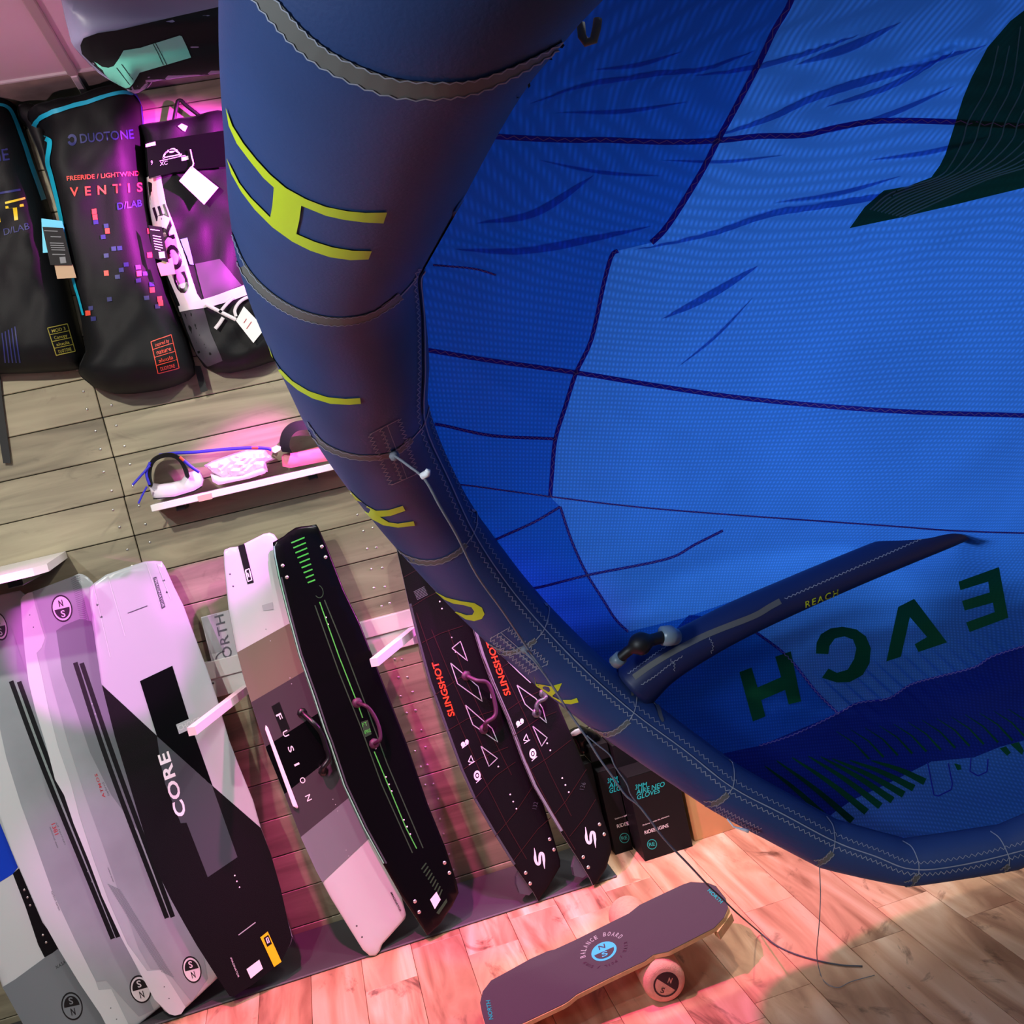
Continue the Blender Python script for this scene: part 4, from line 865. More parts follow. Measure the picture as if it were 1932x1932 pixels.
# ================================================================ cartons
def carton(label, x0, x1, y0, y1, z0, z1, m, group, lid=True):
    c = thing('carton', label, 'box', ((x0+x1)/2, y0, z0), group)
    mk('carton_body', *bevbox((x0, y0, z0), (x1, y1, z1-.001), .0012), m, c, smooth=False)
    mk('lid_flap', *bevbox((x0+.001, y0-.0006, z1-.0005), (x1-.001, y1, z1+.0006), .0004), m, c, smooth=False)
    return c
GB = 'black glove boxes in the corner'
E_ = lambda pts: Q(1050, 1340, .1915, pts)
def glove_print(c, S, o, w, cut=1.):
    sx = lambda pts: [(o[0]+(x-o[0])*1, o[1]+(y-o[1])) for x, y in pts]
    g = MB(); k = w
    rows = (('3MM', (775,782), (900,748)), ('AIRE NEO', (785,832), (1070,745)), ('GLOVES', (797,880), (1025,808)))
    for tx, a, b in rows:
        a = (a[0]+o[0], a[1]+o[1]); b = (b[0]+o[0], b[1]+o[1])
        if cut < 1: tx = {'3MM': '3MM', 'AIRE NEO': 'AIR', 'GLOVES': 'GLO'}[tx]; b = (a[0]+(b[0]-a[0])*{'3MM': .85, 'AIR': .38, 'GLO': .5}[tx], a[1]+(b[1]-a[1])*{'3MM': .85, 'AIR': .38, 'GLO': .5}[tx])
        p, q = E_([a, b]); g.add(*text(tx, p, q, (-1.8, -8.6), S, .0008, bold=.03, shear=.25))
    cx, cy = E_([(940+o[0]*1, 1320+o[1])])[0]; g.add(*disc((cx, cy), 9.3, 9.6, S, .0008, r0=.86)); g.add(*text('RE', (cx-5, cy+4), (cx+6, cy+2), (-1.5, -6.6), S, .0008, bold=.03)); g.build('teal_print', M['teal'], c)
    g = MB(); a, b = E_([(870+o[0], 1222+o[1]), ((1105 if cut == 1 else 985)+o[0], (1148 if cut == 1 else 1190)+o[1])]); g.add(*text('RIDEENGINE' if cut == 1 else 'RIDEE', a, b, (-1.3, -6.3), S, .0008, bold=.01))
    a, b = E_([(850+o[0], 1140+o[1]), ((1110 if cut == 1 else 965)+o[0], (1045 if cut == 1 else 1100)+o[1])]); g.add(*text('Defence against the elements' if cut == 1 else 'Defence agai', a, b, (-.6, -2.6), S, .0008)); g.build('white_print', M['letters'], c)
c = carton('black glove box standing in front at the right, teal lettering fully readable', .777, .948, 3.154, 3.256, 0, .294, M['boxblk'], GB); glove_print(c, wall_surf(3.1535), (0, 0), 1)
c = carton('black glove box just left of the front one, its teal lettering cut off', .708, .772, 3.262, 3.36, 0, .297, M['boxblk'], GB); glove_print(c, wall_surf(3.2615), (-272, -62), 1, .5)
carton('narrow black box standing between the shorter board and the glove boxes', .668, .703, 3.30, 3.38, 0, .323, M['boxblk'], GB)
carton('plain black box stacked behind the front glove box, under the tube', .776, .95, 3.262, 3.38, 0, .37, M['boxblk'], GB)
c = carton('low black box lying on top of the cut-off glove box', .702, .77, 3.29, 3.385, .3245, .378, M['boxblk'], GB)
c = carton('brown cardboard box beside the black glove boxes', .966, 1.27, 3.182, 3.40, 0, .24, M['card'], None)
mk('tape_strip', *bevbox((1.09, 3.1815, .06), (1.14, 3.1818, .2405), .0001), M['tan'], c, smooth=False)
pw = thing('plastic_packet', 'crumpled black packet in clear plastic on top of the boxes', 'packet', wallpt(1098, 1420, 3.33))
mk('packet_body', *slab(E_([(130,230),(190,190),(260,170),(340,200),(440,250),(420,290),(300,330),(310,420),(220,440),(180,330)]), crinkle(wall_surf(3.34)), .03, 6, puff(8, .02), (2, 5)), M['bkgloss'], pw)
mk('clear_film', *slab(E_([(135,225),(185,185),(235,175),(250,215),(190,250),(150,250)]), crinkle(wall_surf(3.315)), .004, 6, puff(6, .004), (2,)), M['wrap'], pw)
# ================================================================ balance board
bb = thing('balance_board', 'wooden balance board with dark grip deck, aqua badge and tilted over a cork roller', 'balance board', (.45, 2.5, 0))
slope = .13; pz = (.575, 2.55, .1235); pn = Vector((-slope, 0, 1)).normalized()
SB = plane_surf(pz, pn); SB.n = pn
deck = [(1337,1665),(1304,1663),(1289,1668),(1261,1681),(1207,1707),(1187,1723),(1161,1736),(1083,1775),(1046,1792),(1033,1795),(1000,1810),(959,1833),(926,1851),(910,1872),(905,1894),(909,1915),(916,1940),(926,1953),(945,1952),(1000,1926),(1063,1896),(1074,1889),(1087,1878),(1150,1846),(1217,1814),(1233,1802),(1261,1796),(1348,1751),(1367,1731),(1375,1712),(1370,1694),(1352,1671)]
mk('deck', *slab(deck, SB, .011, 14, lambda d: -.0008*max(0, 1-d/3), (1.5, 3), back=-pn), M['ply'], bb, sharp=40)
dp = [(p[0]+(1150-p[0])*.004, p[1]+(1800-p[1])*.012) for p in deck]
mk('grip_sheet', *sheet(dp, SB, .0012, 12), M['grip'], bb)
g = MB()
def circ_text(s, c, rx, ry, ang, a0, step, h, S, off, flip=False):
    ca, sa = math.cos(math.radians(ang)), math.sin(math.radians(ang))
    q = lambda a, k: (c[0]+rx*k*math.cos(a)*ca-ry*k*math.sin(a)*sa, c[1]+rx*k*math.cos(a)*sa+ry*k*math.sin(a)*ca)
    for i, ch in enumerate(s):
        if ch == ' ': continue
        a = math.radians(a0+step*i); wd = math.radians(step*(.36 if ch != 'I' else .12)); k0, k1 = (1, 1+h) if step > 0 else (1+h, 1)
        p, r = q(a-wd*np.sign(step)*(1 if step > 0 else 1), k0), q(a+wd*np.sign(step), k0); t = q(a, k1); b_ = q(a, k0); g.add(*text(ch, p, r, (t[0]-b_[0], t[1]-b_[1]), S, off, bold=.03))
circ_text('BALANCE BOARD', (1140,1794), 37, 25, -24, 190, 12.3, .28, SB, .002)
g.build('ring_lettering', M['ggloss'], bb)
g = MB(); circ_text('KITE / FOIL / SURF', (1140,1794), 40, 27, -24, 8, 9.4, .16, SB, .002); g.build('ring_lettering', M['plum'], bb)
g = MB(); v, f = disc((1140,1796), 25, 17, SB, .002, ang=-24); g.add(v, f, 0); v, f = disc((1140,1796), 20, 13, SB, .0026, 0, 180, ang=-24); g.add(v, f, 1)
g.add(*text('N', (1131,1794), (1143,1789), (-2,-7.5), SB, .0026, bold=.02), 1); g.add(*text('S', (1137,1808), (1148,1803), (-2,-8), SB, .0032, bold=.03), 0); g.build('round_badge', [M['aqua'], M['grip']], bb)
g = MB(); g.add(*text('NORTH', (931,1924), (925,1888), (-8,1), SB, .002, bold=.03)[0:2]); g.add(*text('NORTH', (1335,1682), (1360,1706), (-3,-1)[0:2] if False else (5,-4.5), SB, .002, bold=.03)); g.build('aqua_lettering', M['teal'], bb)
# stop block under the far end
q = [SB(*p, -.011) for p in ((1352,1752),(1378,1716),(1368,1706),(1342,1744))]
mk('end_stop', *prism(q, -pn*.022), M['ply'], bb, smooth=False)
q = [SB(*p, -.011) for p in ((948,1950),(926,1936),(936,1924),(960,1940))]
mk('end_stop', *prism(q, -pn*.022), M['ply'], bb, smooth=False)
ro = thing('cork_roller', 'cork roller with round black badge on its end, under the balance board', 'roller', (.585, 2.41, 0))
axd = Vector((.06, 1, 0)).normalized(); a0 = Vector((.575, 2.395, .0555)); Lr = .40
prof_ = [(0, .040), (.003, .047), (.010, .0525), (.020, .0555), (Lr-.02, .0555), (Lr-.01, .0525), (Lr-.003, .047), (Lr, .040)]
v, f = tube([a0+axd*a for a, r in prof_], [r for a, r in prof_], 40); mk('roller_body', v, f, M['cork'], ro, sharp=60)
SR = plane_surf(a0, -axd)
g = MB()
def rq(x, y): return a0 - axd*.0008 + Vector((1, -.06, 0)).normalized()*x + Vector((0, 0, 1))*y
def rdisc(r1, r0, s, e, o, a):
    v = []; f = []; n = 24
    for i in range(n+1):
        t = math.radians(s+(e-s)*i/n); v += [rq(r1*math.cos(t), r1*math.sin(t)) - axd*o, rq(r0*math.cos(t), r0*math.sin(t)) - axd*o]
    for i in range(n): f.append((2*i, 2*i+2, 2*i+3, 2*i+1))
    g.add(v, f, a)
rdisc(.0335, .029, 0, 360, 0, 0); rdisc(.029, 0, -48, 132, 0, 0)
for ch, cx, cy, sl in (('N', .012, .008, 1), ('S', -.012, -.012, 0)):
    v, f = textmesh(ch, .03); c_, s_ = math.cos(math.radians(-30)), math.sin(math.radians(-30)); g.add([rq(cx+(x-.5)*.010*c_-(y-.5)*.014*s_, cy+(x-.5)*.010*s_+(y-.5)*.014*c_) - axd*.0006 for x, y in v], f, sl)
g.build('round_badge', [M['logo_d'], M['cork']], ro)
# ================================================================ the kite hung in the foreground
kt = thing('kite', 'large inflated blue kite with navy tube, lime lettering and trailing grey lines, in the foreground', 'kite', P(1709, 1640, 2.38))
nodes = [(1100,-900,.60,.12),(1010,-474,.615,.12),(826.2,-199.5,.6656,.12),(731.7,-6.1,.7604,.1196),(665.3,260,.9792,.118),(627.2,482,1.2865,.1146),(670.1,673.7,1.5259,.1089),(706.2,804.2,1.8112,.1013),(808.6,976.4,2.1383,.0921),(961.9,1160.3,2.3677,.0822),(1138.5,1319.4,2.4371,.072),(1365,1484,2.42,.0615),(1562,1591,2.42,.0595),(1709,1627,2.38,.0535),(1902,1598,2.34,.0515),(2080,1520,2.30,.050)]
cen = []; rad = []
k1 = 8
cr = crom([(P(x, y, t).x, P(x, y, t).y, P(x, y, t).z, r) for x, y, t, r in nodes], 8)
lin = []
for i in range(len(nodes)-1):
    a = nodes[i]; b = nodes[i+1]; A = P(*a[:3]); B_ = P(*b[:3])
    for j in range(8): t = j/8; lin.append((*(A+(B_-A)*t), a[3]+(b[3]-a[3])*t))
lin.append((*P(*nodes[-1][:3]), nodes[-1][3]))
mixv = []
for i, (c, l) in enumerate(zip(cr, lin)):
    k = min(1, max(0, (i/8-10)/1.5)) * .85
    mixv.append(tuple(c[j]*(1-k)+l[j]*k for j in range(4)))
lv, lf = tube([m_[:3] for m_ in mixv], [m_[3] for m_ in mixv], 48)
mk('inflated_tube', lv, lf, M['le'], kt)
bvh = BVHTree.FromPolygons([tuple(q) for q in lv], [f for f in lf if len(f) == 4])
def tnear(x, y):
    return min(nodes, key=lambda n_: (n_[0]-x)**2+(n_[1]-y)**2)[2] - .02
SL = bvh_surf(bvh, tnear)
# --- seam tapes around the tube
C1 = lambda p: Q(400, 0, .4141, p); C2 = lambda p: Q(440, 480, .3416, p); C7 = lambda p: Q(740, 1040, .3519, p); CZ = lambda p: Q(1150, 980, .4048, p)
tapes = [(C1([(200,-60),(300,60),(400,170),(520,265),(680,345),(850,398),(1050,405),(1200,387),(1350,330),(1480,265),(1600,195)]), lambda t: 36-26*max(0, (t-.55)/.45)),
         (C1([(78,1050),(130,1190),(200,1290),(300,1375),(420,1435),(560,1462),(700,1445),(800,1392),(858,1345)]), lambda t: 9+9*math.sin(math.pi*min(1, t*1.1))**.6 if t < .9 else 15),
         (C2([(400,930),(480,1035),(580,1092),(700,1120),(830,1115),(920,1078),(985,1020)]), lambda t: 11),
         (C2([(885,1630),(950,1672),(1050,1700),(1150,1692),(1240,1645),(1285,1600)]), lambda t: 11),
         (C7([(510,500),(560,530),(620,545),(700,520),(770,475)]), lambda t: 10), (C7([(1070,962),(1130,983),(1200,967),(1270,910)]), lambda t: 11),
         (CZ([(440,1325),(500,1320),(552,1280)]), lambda t: 12), (CZ([(955,1600),(1000,1590),(1040,1552)]), lambda t: 12), (CZ([(1375,1700),(1410,1690),(1440,1655)]), lambda t: 12), (CZ([(1825,1640),(1862,1612)]), lambda t: 10)]
for p, w_ in tapes:
    c = crom(p, 5); tp = mk('seam_tape', *ribbon(c, w_, SL, .0012, 5), M['tape'], kt)
    wd = (w_(.5)/2-1.5); big = w_(.5) > 20
    for s in (1, -1):
        off = []
        for i in range(len(c)):
            a, b = c[max(i-1, 0)], c[min(i+1, len(c)-1)]; dx, dy = b[0]-a[0], b[1]-a[1]; L_ = math.hypot(dx, dy) or 1; ww = (w_(i/(len(c)-1))/2-1.5)*s
            off.append((c[i][0]-dy/L_*ww, c[i][1]+dx/L_*ww))
        mk('zigzag_stitch', *ribbon(zig(off, 2.2 if big else 1.1, 40 if big else 14), 2.4 if big else 1.2, SL, .0018, 4), M['stitch'], tp)
# thin cross stitches from the tapes up to the seam and over
for p in (C1([(858,1345),(900,1300),(935,1255)]), C2([(985,1020),(1020,980),(1045,950),(1075,870),(1090,770)]), C2([(1285,1600),(1320,1550),(1345,1480),(1340,1370)]), C7([(770,475),(815,415),(840,320),(825,250)]), C7([(1270,910),(1300,850),(1310,770),(1300,700)]), CZ([(552,1280),(575,1245),(580,1180),(565,1120),(540,1080)]), CZ([(1040,1552),(1050,1500),(1040,1430),(1010,1385)]), CZ([(1440,1655),(1440,1600),(1410,1530),(1365,1500)]), CZ([(1862,1612),(1860,1570),(1820,1490),(1775,1455)])):
    mk('cross_stitch', *ribbon(crom(p, 4), 1.8, SL, .0015, 5), M['stitch'], kt)
# seam along the tube
mk('seam_piping', *ribbon([(1110,58),(1075,82),(1042,112),(1000,172),(944,262),(900,335),(860,402),(830,455),(799,510)], lambda t: 9-3*t, SL, .002, 8), M['piping'], kt)
ls = crom([(799,510),(791,530),(797,600),(799,700),(800,800),(845,905),(895,1010),(958,1105),(1025,1185),(1100,1262),(1195,1345),(1290,1415),(1380,1485),(1480,1538),(1575,1588),(1650,1615),(1725,1640),(1830,1628),(1960,1596)], 5)
mk('seam_piping', *ribbon(ls[:20], 4, SL, .002, 6), M['piping'], kt)
mk('seam_line', *ribbon(ls, 2, SL, .003, 6), M['stitch'], kt)
def offp(c, o):
    r = []
    for i in range(len(c)):
        a, b = c[max(i-1, 0)], c[min(i+1, len(c)-1)]; dx, dy = b[0]-a[0], b[1]-a[1]; L_ = math.hypot(dx, dy) or 1; r.append((c[i][0]-dy/L_*o, c[i][1]+dx/L_*o))
    return r
for o, w_ in ((9, 1.4), (-13, 1.1)):
    mk('zigzag_stitch', *ribbon(zig(offp(ls if o > 0 else ls[18:], o), 3, 11), w_, SL, .0015, 3), M['stitch'], kt)
# bridle reinforcement stitching
for quad in ([(697,818),(752,790),(786,893),(738,914)], [(938,1190),(964,1188),(1032,1255),(1000,1266)][:0] or [(925,1204),(958,1185),(1034,1252),(1000,1268)]):
    A, B_, C_, D_ = [np.array(q, float) for q in quad]
    for a, b in ((A, D_), (B_, C_), (A*.62+B_*.38, D_*.6+C_*.4)):
        mk('zigzag_stitch', *ribbon(zig([tuple(a), tuple(b)], 4.5, 8), 1.3, SL, .0016, 3), M['stitch'], kt)
    for a, b in ((A, B_), (D_, C_), (A*.6+B_*.4+(D_-A)*.05, D_*.6+C_*.4), (A*.4+B_*.6, D_*.4+C_*.6)): mk('cross_stitch', *ribbon([tuple(a), tuple(b)], 1.2, SL, .0016, 5), M['stitch'], kt)
for i in range(3): mk('zigzag_stitch', *ribbon(zig([(1345+i*3, 1534-i*7), (1430+i*3, 1578-i*7)], 3, 8), 1.2, SL, .0016, 3), M['stitch'], kt)
# lime letters N O R T H round the tube
LT = {'H': C1([(70,487),(100,570),(150,650),(210,725),(270,790),(340,850),(430,900),(520,935),(620,955),(700,962),(797,960),(780,1010),(690,1005),(600,993),(520,975),(410,930),(400,1000),(388,1060),(470,1095),(550,1120),(640,1135),(727,1137),(712,1175),(630,1178),(540,1165),(450,1135),(370,1095),(280,1030),(200,950),(140,870),(95,790),(74,720),(100,770),(130,830),(180,895),(270,985),(280,930),(287,848),(240,805),(180,730),(120,650),(84,570)]),
      'T': C2([(197,495),(225,570),(265,630),(330,695),(420,750),(520,783),(620,793),(700,788),(704,820),(640,825),(540,820),(440,790),(360,745),(290,685),(255,640),(225,590)]),
      'R': C2([(640,1295),(690,1345),(740,1385),(790,1412),(860,1408),(935,1385),(950,1412),(870,1440),(812,1446),(860,1476),(910,1483),(995,1470),(1003,1495),(910,1505),(830,1492),(770,1460),(730,1420),(700,1385)]),
      'N': C7([(745,702),(800,712),(850,722),(910,705),(893,745),(868,765),(860,775),(900,795),(960,795),(990,785),(1000,808),(960,818),(910,812),(865,785),(800,737)])}
for k_, p in LT.items(): mk('lime_letter', *sheet(p, SL, .0016, 12), M['lime'], kt)
Oo = C7([(232,215),(290,245),(370,265),(440,275),(480,300),(495,335),(480,360),(440,372),(395,362),(338,325),(345,321),(400,340),(430,338),(440,320),(425,298),(380,285),(330,278),(282,257)])
mk('lime_letter', *sheet(Oo, SL, .0016, 8), M['lime'], kt)
# --- canopy surface
cp = np.array([(1190,-80,.74),(1040,120,.96),(900,340,1.19),(790,520,1.42),(790,800,1.90),(880,1010,2.2),(1010,1185,2.45),(1190,1345,2.5),(1380,1485,2.5),(1575,1590,2.48),(1730,1640,2.42),(1930,1610,2.38),(2150,1540,2.36),
 (1345,265,1.25),(1930,0,.98),(2150,-80,.95),(1500,0,.92),(1930,235,1.22),(1230,460,1.5),(1930,500,1.52),(2150,500,1.52),(1090,705,1.86),(1500,700,1.86),(1930,780,1.88),(2150,780,1.88),(1050,940,2.2),(1500,960,2.3),(1760,1000,2.40),(1660,1000,2.42),(1850,1003,2.41),(1930,992,2.42),(1600,1046,2.60),(1800,1034,2.62),(2150,1000,2.44),(1185,1190,2.58),(1400,1130,2.6),
 (1430,1190,2.66),(1700,1080,2.66),(1900,1050,2.56),(1581,1346,2.68),(1930,1220,2.62),(2150,1150,2.6),(1740,1445,2.66),(1930,1400,2.58),(2150,1340,2.56)], float)
XY = cp[:, :2]/1000
def phi(d): return np.where(d > 1e-9, d*d*np.log(np.maximum(d, 1e-9)), 0)
K = phi(np.linalg.norm(XY[:, None]-XY[None], axis=2)) + np.eye(len(XY))*.00005
Pm = np.c_[np.ones(len(XY)), XY]; Am = np.block([[K, Pm], [Pm.T, np.zeros((3, 3))]])
wts = np.linalg.solve(Am, np.r_[cp[:, 2], 0, 0, 0])
creases = [([(1000,195),(1100,160),(1235,138),(1330,128),(1425,95)], 9, .9), ([(1310,142),(1400,130),(1500,105),(1620,65)], 8, .8), ([(1330,262),(1450,222),(1540,180),(1700,130),(1860,85)], 13, 1.2), ([(1200,470),(1340,440),(1460,400),(1640,372),(1800,330)], 11, 1.), ([(1430,500),(1330,560),(1250,600)], 12, .6),
           ([(1560,200),(1680,160),(1800,95)], 10, .9), ([(1640,452),(1770,480),(1900,440)], 22, .9), ([(890,700),(1000,760),(1060,790)], 10, .7), ([(860,470),(1000,470),(1160,440),(1230,425)], 12, .9), ([(1150,780),(1300,850),(1500,900)], 20, .8), ([(1360,900),(1385,950),(1360,990)], 9, .7), ([(1500,660),(1525,720)], 8, .6), ([(900,420),(1010,400),(1120,330)], 12, .7)]
def canopy_t(pts, wr=True):
    p = np.asarray(pts, float); q = p/1000
    t = phi(np.linalg.norm(q[:, None]-XY[None], axis=2)) @ wts[:len(XY)] + wts[len(XY)] + q @ wts[len(XY)+1:]
    if wr:
        x, y = p[:, 0], p[:, 1]; u = y + .28*x; v_ = x - .28*y
        t = t + .0035*np.sin(u*.045+1.3*np.sin(v_*.006))*np.sin(v_*.004+u*.01) + .0016*np.sin(u*.11+2*np.sin(v_*.011)) + .003*np.sin(v_*.013+.9*np.sin(u*.02)) + .004*np.sin(u*.03+1.8*np.sin(v_*.004))
        for path, w_, a in creases:
            c = np.array(dens(path, 12, False)); d = np.sqrt(((p[:, None]-c)**2).sum(2)).min(1); t = t + -.011*a*np.exp(-(d/w_)**2)
        # gathers running down from the big letters
        m_ = np.exp(-((y-1350)/110)**2)*(x > 1450)
        t = t + .0018*m_*np.sin((x*.78-y*.62)*.19)
    return t
def SC(x, y, off=0):
    t = float(canopy_t([(x, y)])[0]); d = ray(x, y); return CAM + d*t - d.normalized()*off
def cpanel(name, poly, m, sp=11, off=0., thick=None):
    V, T, B = mesh2d(poly, sp); t = canopy_t(V); R_ = [ray(*p) for p in V]
    pts = [CAM + r*(tt-off) for r, tt in zip(R_, t)]
    uvs = [((p-CAM).dot(MR[0]), (p-CAM).dot(MR[1])) for p in pts]
    return mk(name, pts, T, m, kt, uvs=uvs)
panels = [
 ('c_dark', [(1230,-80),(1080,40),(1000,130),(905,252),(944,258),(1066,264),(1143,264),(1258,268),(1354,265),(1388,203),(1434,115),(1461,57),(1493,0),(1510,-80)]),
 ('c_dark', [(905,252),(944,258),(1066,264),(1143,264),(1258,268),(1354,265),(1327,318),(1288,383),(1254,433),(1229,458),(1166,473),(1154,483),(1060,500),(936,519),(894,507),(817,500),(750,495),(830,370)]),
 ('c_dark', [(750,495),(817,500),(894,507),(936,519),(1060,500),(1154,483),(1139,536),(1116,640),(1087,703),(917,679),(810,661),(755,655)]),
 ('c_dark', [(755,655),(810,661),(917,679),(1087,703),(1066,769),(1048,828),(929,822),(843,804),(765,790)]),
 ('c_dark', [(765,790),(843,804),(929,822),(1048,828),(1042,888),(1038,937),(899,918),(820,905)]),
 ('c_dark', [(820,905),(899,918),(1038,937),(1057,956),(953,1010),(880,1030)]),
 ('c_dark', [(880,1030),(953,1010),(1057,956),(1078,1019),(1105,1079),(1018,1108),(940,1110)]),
 ('c_dark', [(940,1110),(1018,1108),(1105,1079),(1138,1132),(1161,1168),(1185,1192),(1290,1166),(1410,1124),(1420,1150),(1240,1225),(1165,1270),(1080,1230)]),  # tail along the strut: thin shadow put into the deep blue
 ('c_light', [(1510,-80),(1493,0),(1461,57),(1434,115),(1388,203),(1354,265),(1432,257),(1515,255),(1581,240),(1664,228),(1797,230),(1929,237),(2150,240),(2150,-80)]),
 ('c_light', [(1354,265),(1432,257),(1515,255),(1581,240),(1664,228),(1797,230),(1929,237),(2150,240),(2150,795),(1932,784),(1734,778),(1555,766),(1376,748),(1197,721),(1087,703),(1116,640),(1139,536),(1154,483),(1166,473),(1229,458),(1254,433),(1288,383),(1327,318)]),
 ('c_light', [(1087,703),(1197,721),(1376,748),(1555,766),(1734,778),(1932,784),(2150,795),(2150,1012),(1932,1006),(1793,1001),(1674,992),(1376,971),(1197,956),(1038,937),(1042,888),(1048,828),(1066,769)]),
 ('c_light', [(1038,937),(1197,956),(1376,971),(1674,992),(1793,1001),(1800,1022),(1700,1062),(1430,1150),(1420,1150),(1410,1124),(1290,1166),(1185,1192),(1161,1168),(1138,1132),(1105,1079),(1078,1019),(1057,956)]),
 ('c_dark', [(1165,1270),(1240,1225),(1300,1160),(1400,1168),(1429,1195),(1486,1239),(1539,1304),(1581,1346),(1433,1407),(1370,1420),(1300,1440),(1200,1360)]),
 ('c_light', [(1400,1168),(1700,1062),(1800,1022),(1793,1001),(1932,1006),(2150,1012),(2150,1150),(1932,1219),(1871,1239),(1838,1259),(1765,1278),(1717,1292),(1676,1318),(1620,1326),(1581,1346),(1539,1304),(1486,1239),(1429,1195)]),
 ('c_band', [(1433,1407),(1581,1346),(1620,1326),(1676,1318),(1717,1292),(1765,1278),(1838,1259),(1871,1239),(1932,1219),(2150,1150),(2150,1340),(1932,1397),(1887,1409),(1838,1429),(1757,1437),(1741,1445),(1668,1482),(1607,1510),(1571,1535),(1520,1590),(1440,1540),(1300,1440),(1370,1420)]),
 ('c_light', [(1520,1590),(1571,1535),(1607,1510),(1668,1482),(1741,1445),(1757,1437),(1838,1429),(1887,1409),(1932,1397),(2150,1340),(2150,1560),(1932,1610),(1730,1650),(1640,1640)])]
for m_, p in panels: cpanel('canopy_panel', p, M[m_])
seams_ = [([(905,252),(944,258),(1066,264),(1143,264),(1258,268),(1354,265),(1432,257),(1515,255),(1581,240),(1664,228),(1797,230),(1929,237),(2150,240)], 11), ([(1510,-80),(1493,0),(1461,57),(1434,115),(1388,203),(1354,265),(1327,318),(1288,383),(1254,433),(1229,458)], 11), ([(1166,473),(1154,483),(1139,536),(1116,640),(1087,703),(1066,769),(1048,828),(1042,888),(1038,937)], 8),
 ([(755,655),(810,661),(917,679),(1087,703),(1197,721),(1376,748),(1555,766),(1734,778),(1932,784),(2150,795)], 9), ([(820,800),(843,804),(929,822),(1048,828)], 6), ([(1057,956),(1078,1019),(1105,1079),(1138,1132),(1161,1168),(1185,1192)], 5), ([(920,1025),(953,1010),(1008,985),(1057,956)], 5), ([(980,1112),(1018,1108),(1114,1084),(1257,1055),(1310,1028),(1364,1001)], 5),
 ([(1290,575-75),(1291,500)], 0), ([(1400,1175),(1429,1195),(1486,1239),(1539,1304),(1581,1346)], 5), ([(1433,1407),(1500,1385),(1581,1346),(1620,1326),(1676,1318),(1717,1292),(1765,1278),(1838,1259),(1871,1239),(1932,1219),(2150,1150)], 4), ([(817,500),(894,507),(936,519)], 4), ([(865,914),(899,918),(1038,937),(1197,956),(1376,971),(1674,992),(1793,1001),(1932,1006),(2150,1012)], 3)]
for p, w_ in seams_:
    if not w_: continue
    c = crom(p, 4); mk('canopy_seam', *ribbon(c, w_, SC, .0015, 10), M['c_seam'], kt)
    mk('zigzag_stitch', *ribbon(zig(c, max(1.4, w_*.28), 26 if w_ > 10 else 18 if w_ > 7 else 9), 1.7, SC, .0025, 5), M['stitchd'], kt)
# cloth strips added behind the canopy to darken it as crease shade
for path, w_, a in creases[:6] + creases[8:9] + creases[12:]:
    c = crom(path, 5); V_, F_ = ribbon(c, lambda t, w_=w_: .6 + w_*1.25*math.sin(math.pi*t)**.8, SC, -.004, 9); mk('crease_shade_strip', V_, F_, M['c_crease_shade'], kt, uvs=[((p-CAM).dot(MR[0]), (p-CAM).dot(MR[1])) for p in V_])
for a, b, w_ in (((1050,210),(1300,190),8),((1020,300),(1250,330),7),((1250,300),(1480,290),6),((1500,120),(1700,40),16),((1560,250),(1800,160),10),((1640,300),(1880,250),9),((1280,690),(1420,560),5),((1120,130),(1290,95),8),((1460,380),(1700,330),8)):
    c = crom([a, ((a[0]+b[0])/2, (a[1]+b[1])/2+8), b], 6); V_, F_ = ribbon(c, lambda t, w_=w_: .5 + w_*math.sin(math.pi*t), SC, -.004, 9); mk('crease_shade_strip', V_, F_, M['c_crease_shade'], kt, uvs=[((p-CAM).dot(MR[0]), (p-CAM).dot(MR[1])) for p in V_])
for i in range(15):  # gather lines darkened by more of the added strips
    a = (1530+i*27, 1262-i*6); b = (1650+i*27, 1372-i*6); V_, F_ = ribbon([a, b], lambda t: 1+4*math.sin(math.pi*t), SC, -.003, 9); mk('crease_shade_strip', V_, F_, M['c_crease_shade'], kt, uvs=[((p-CAM).dot(MR[0]), (p-CAM).dot(MR[1])) for p in V_])
# green print on the canopy
def cprint(poly, m='c_print', off=.002, sp=12): return cpanel('green_print', poly, M[m], sp, off)
C4 = lambda p: Q(1300, 0, .3312, p)
cprint(C4([(1908,60),(1830,120),(1700,270),(1610,440),(1560,560),(1520,690),(1460,880),(1430,940),(1380,1010),(1250,1060),(1110,1085),(1000,1180),(915,1300),(1200,1240),(1500,1170),(1700,1120),(1908,1070),(2200,990),(2200,-60)]), sp=10)
L0 = C4([(1908,60),(1700,270),(1560,560),(1460,880),(1390,1000),(1110,1085),(920,1290)])
for i in range(1, 11):
    s = i*70; top = [(1700+s*.9, 270+(-10 if i < 3 else -120)), (1640+s*.95, 480), (1520+s*1.02, 690), (1490+s*1.0, 800), (1440+s*.75, 935), (1380+s*.45, 1010+s*.02), (1130+s*.33, 1090+s*.12), (1010+s*.3, 1190+s*.07)]
    top = [q for q in top if q[0] < 2200]
    if len(top) > 2: mk('pale_line', *ribbon(crom(C4(top), 4), 2.6, SC, .0035, 10), M['c_line'], kt)
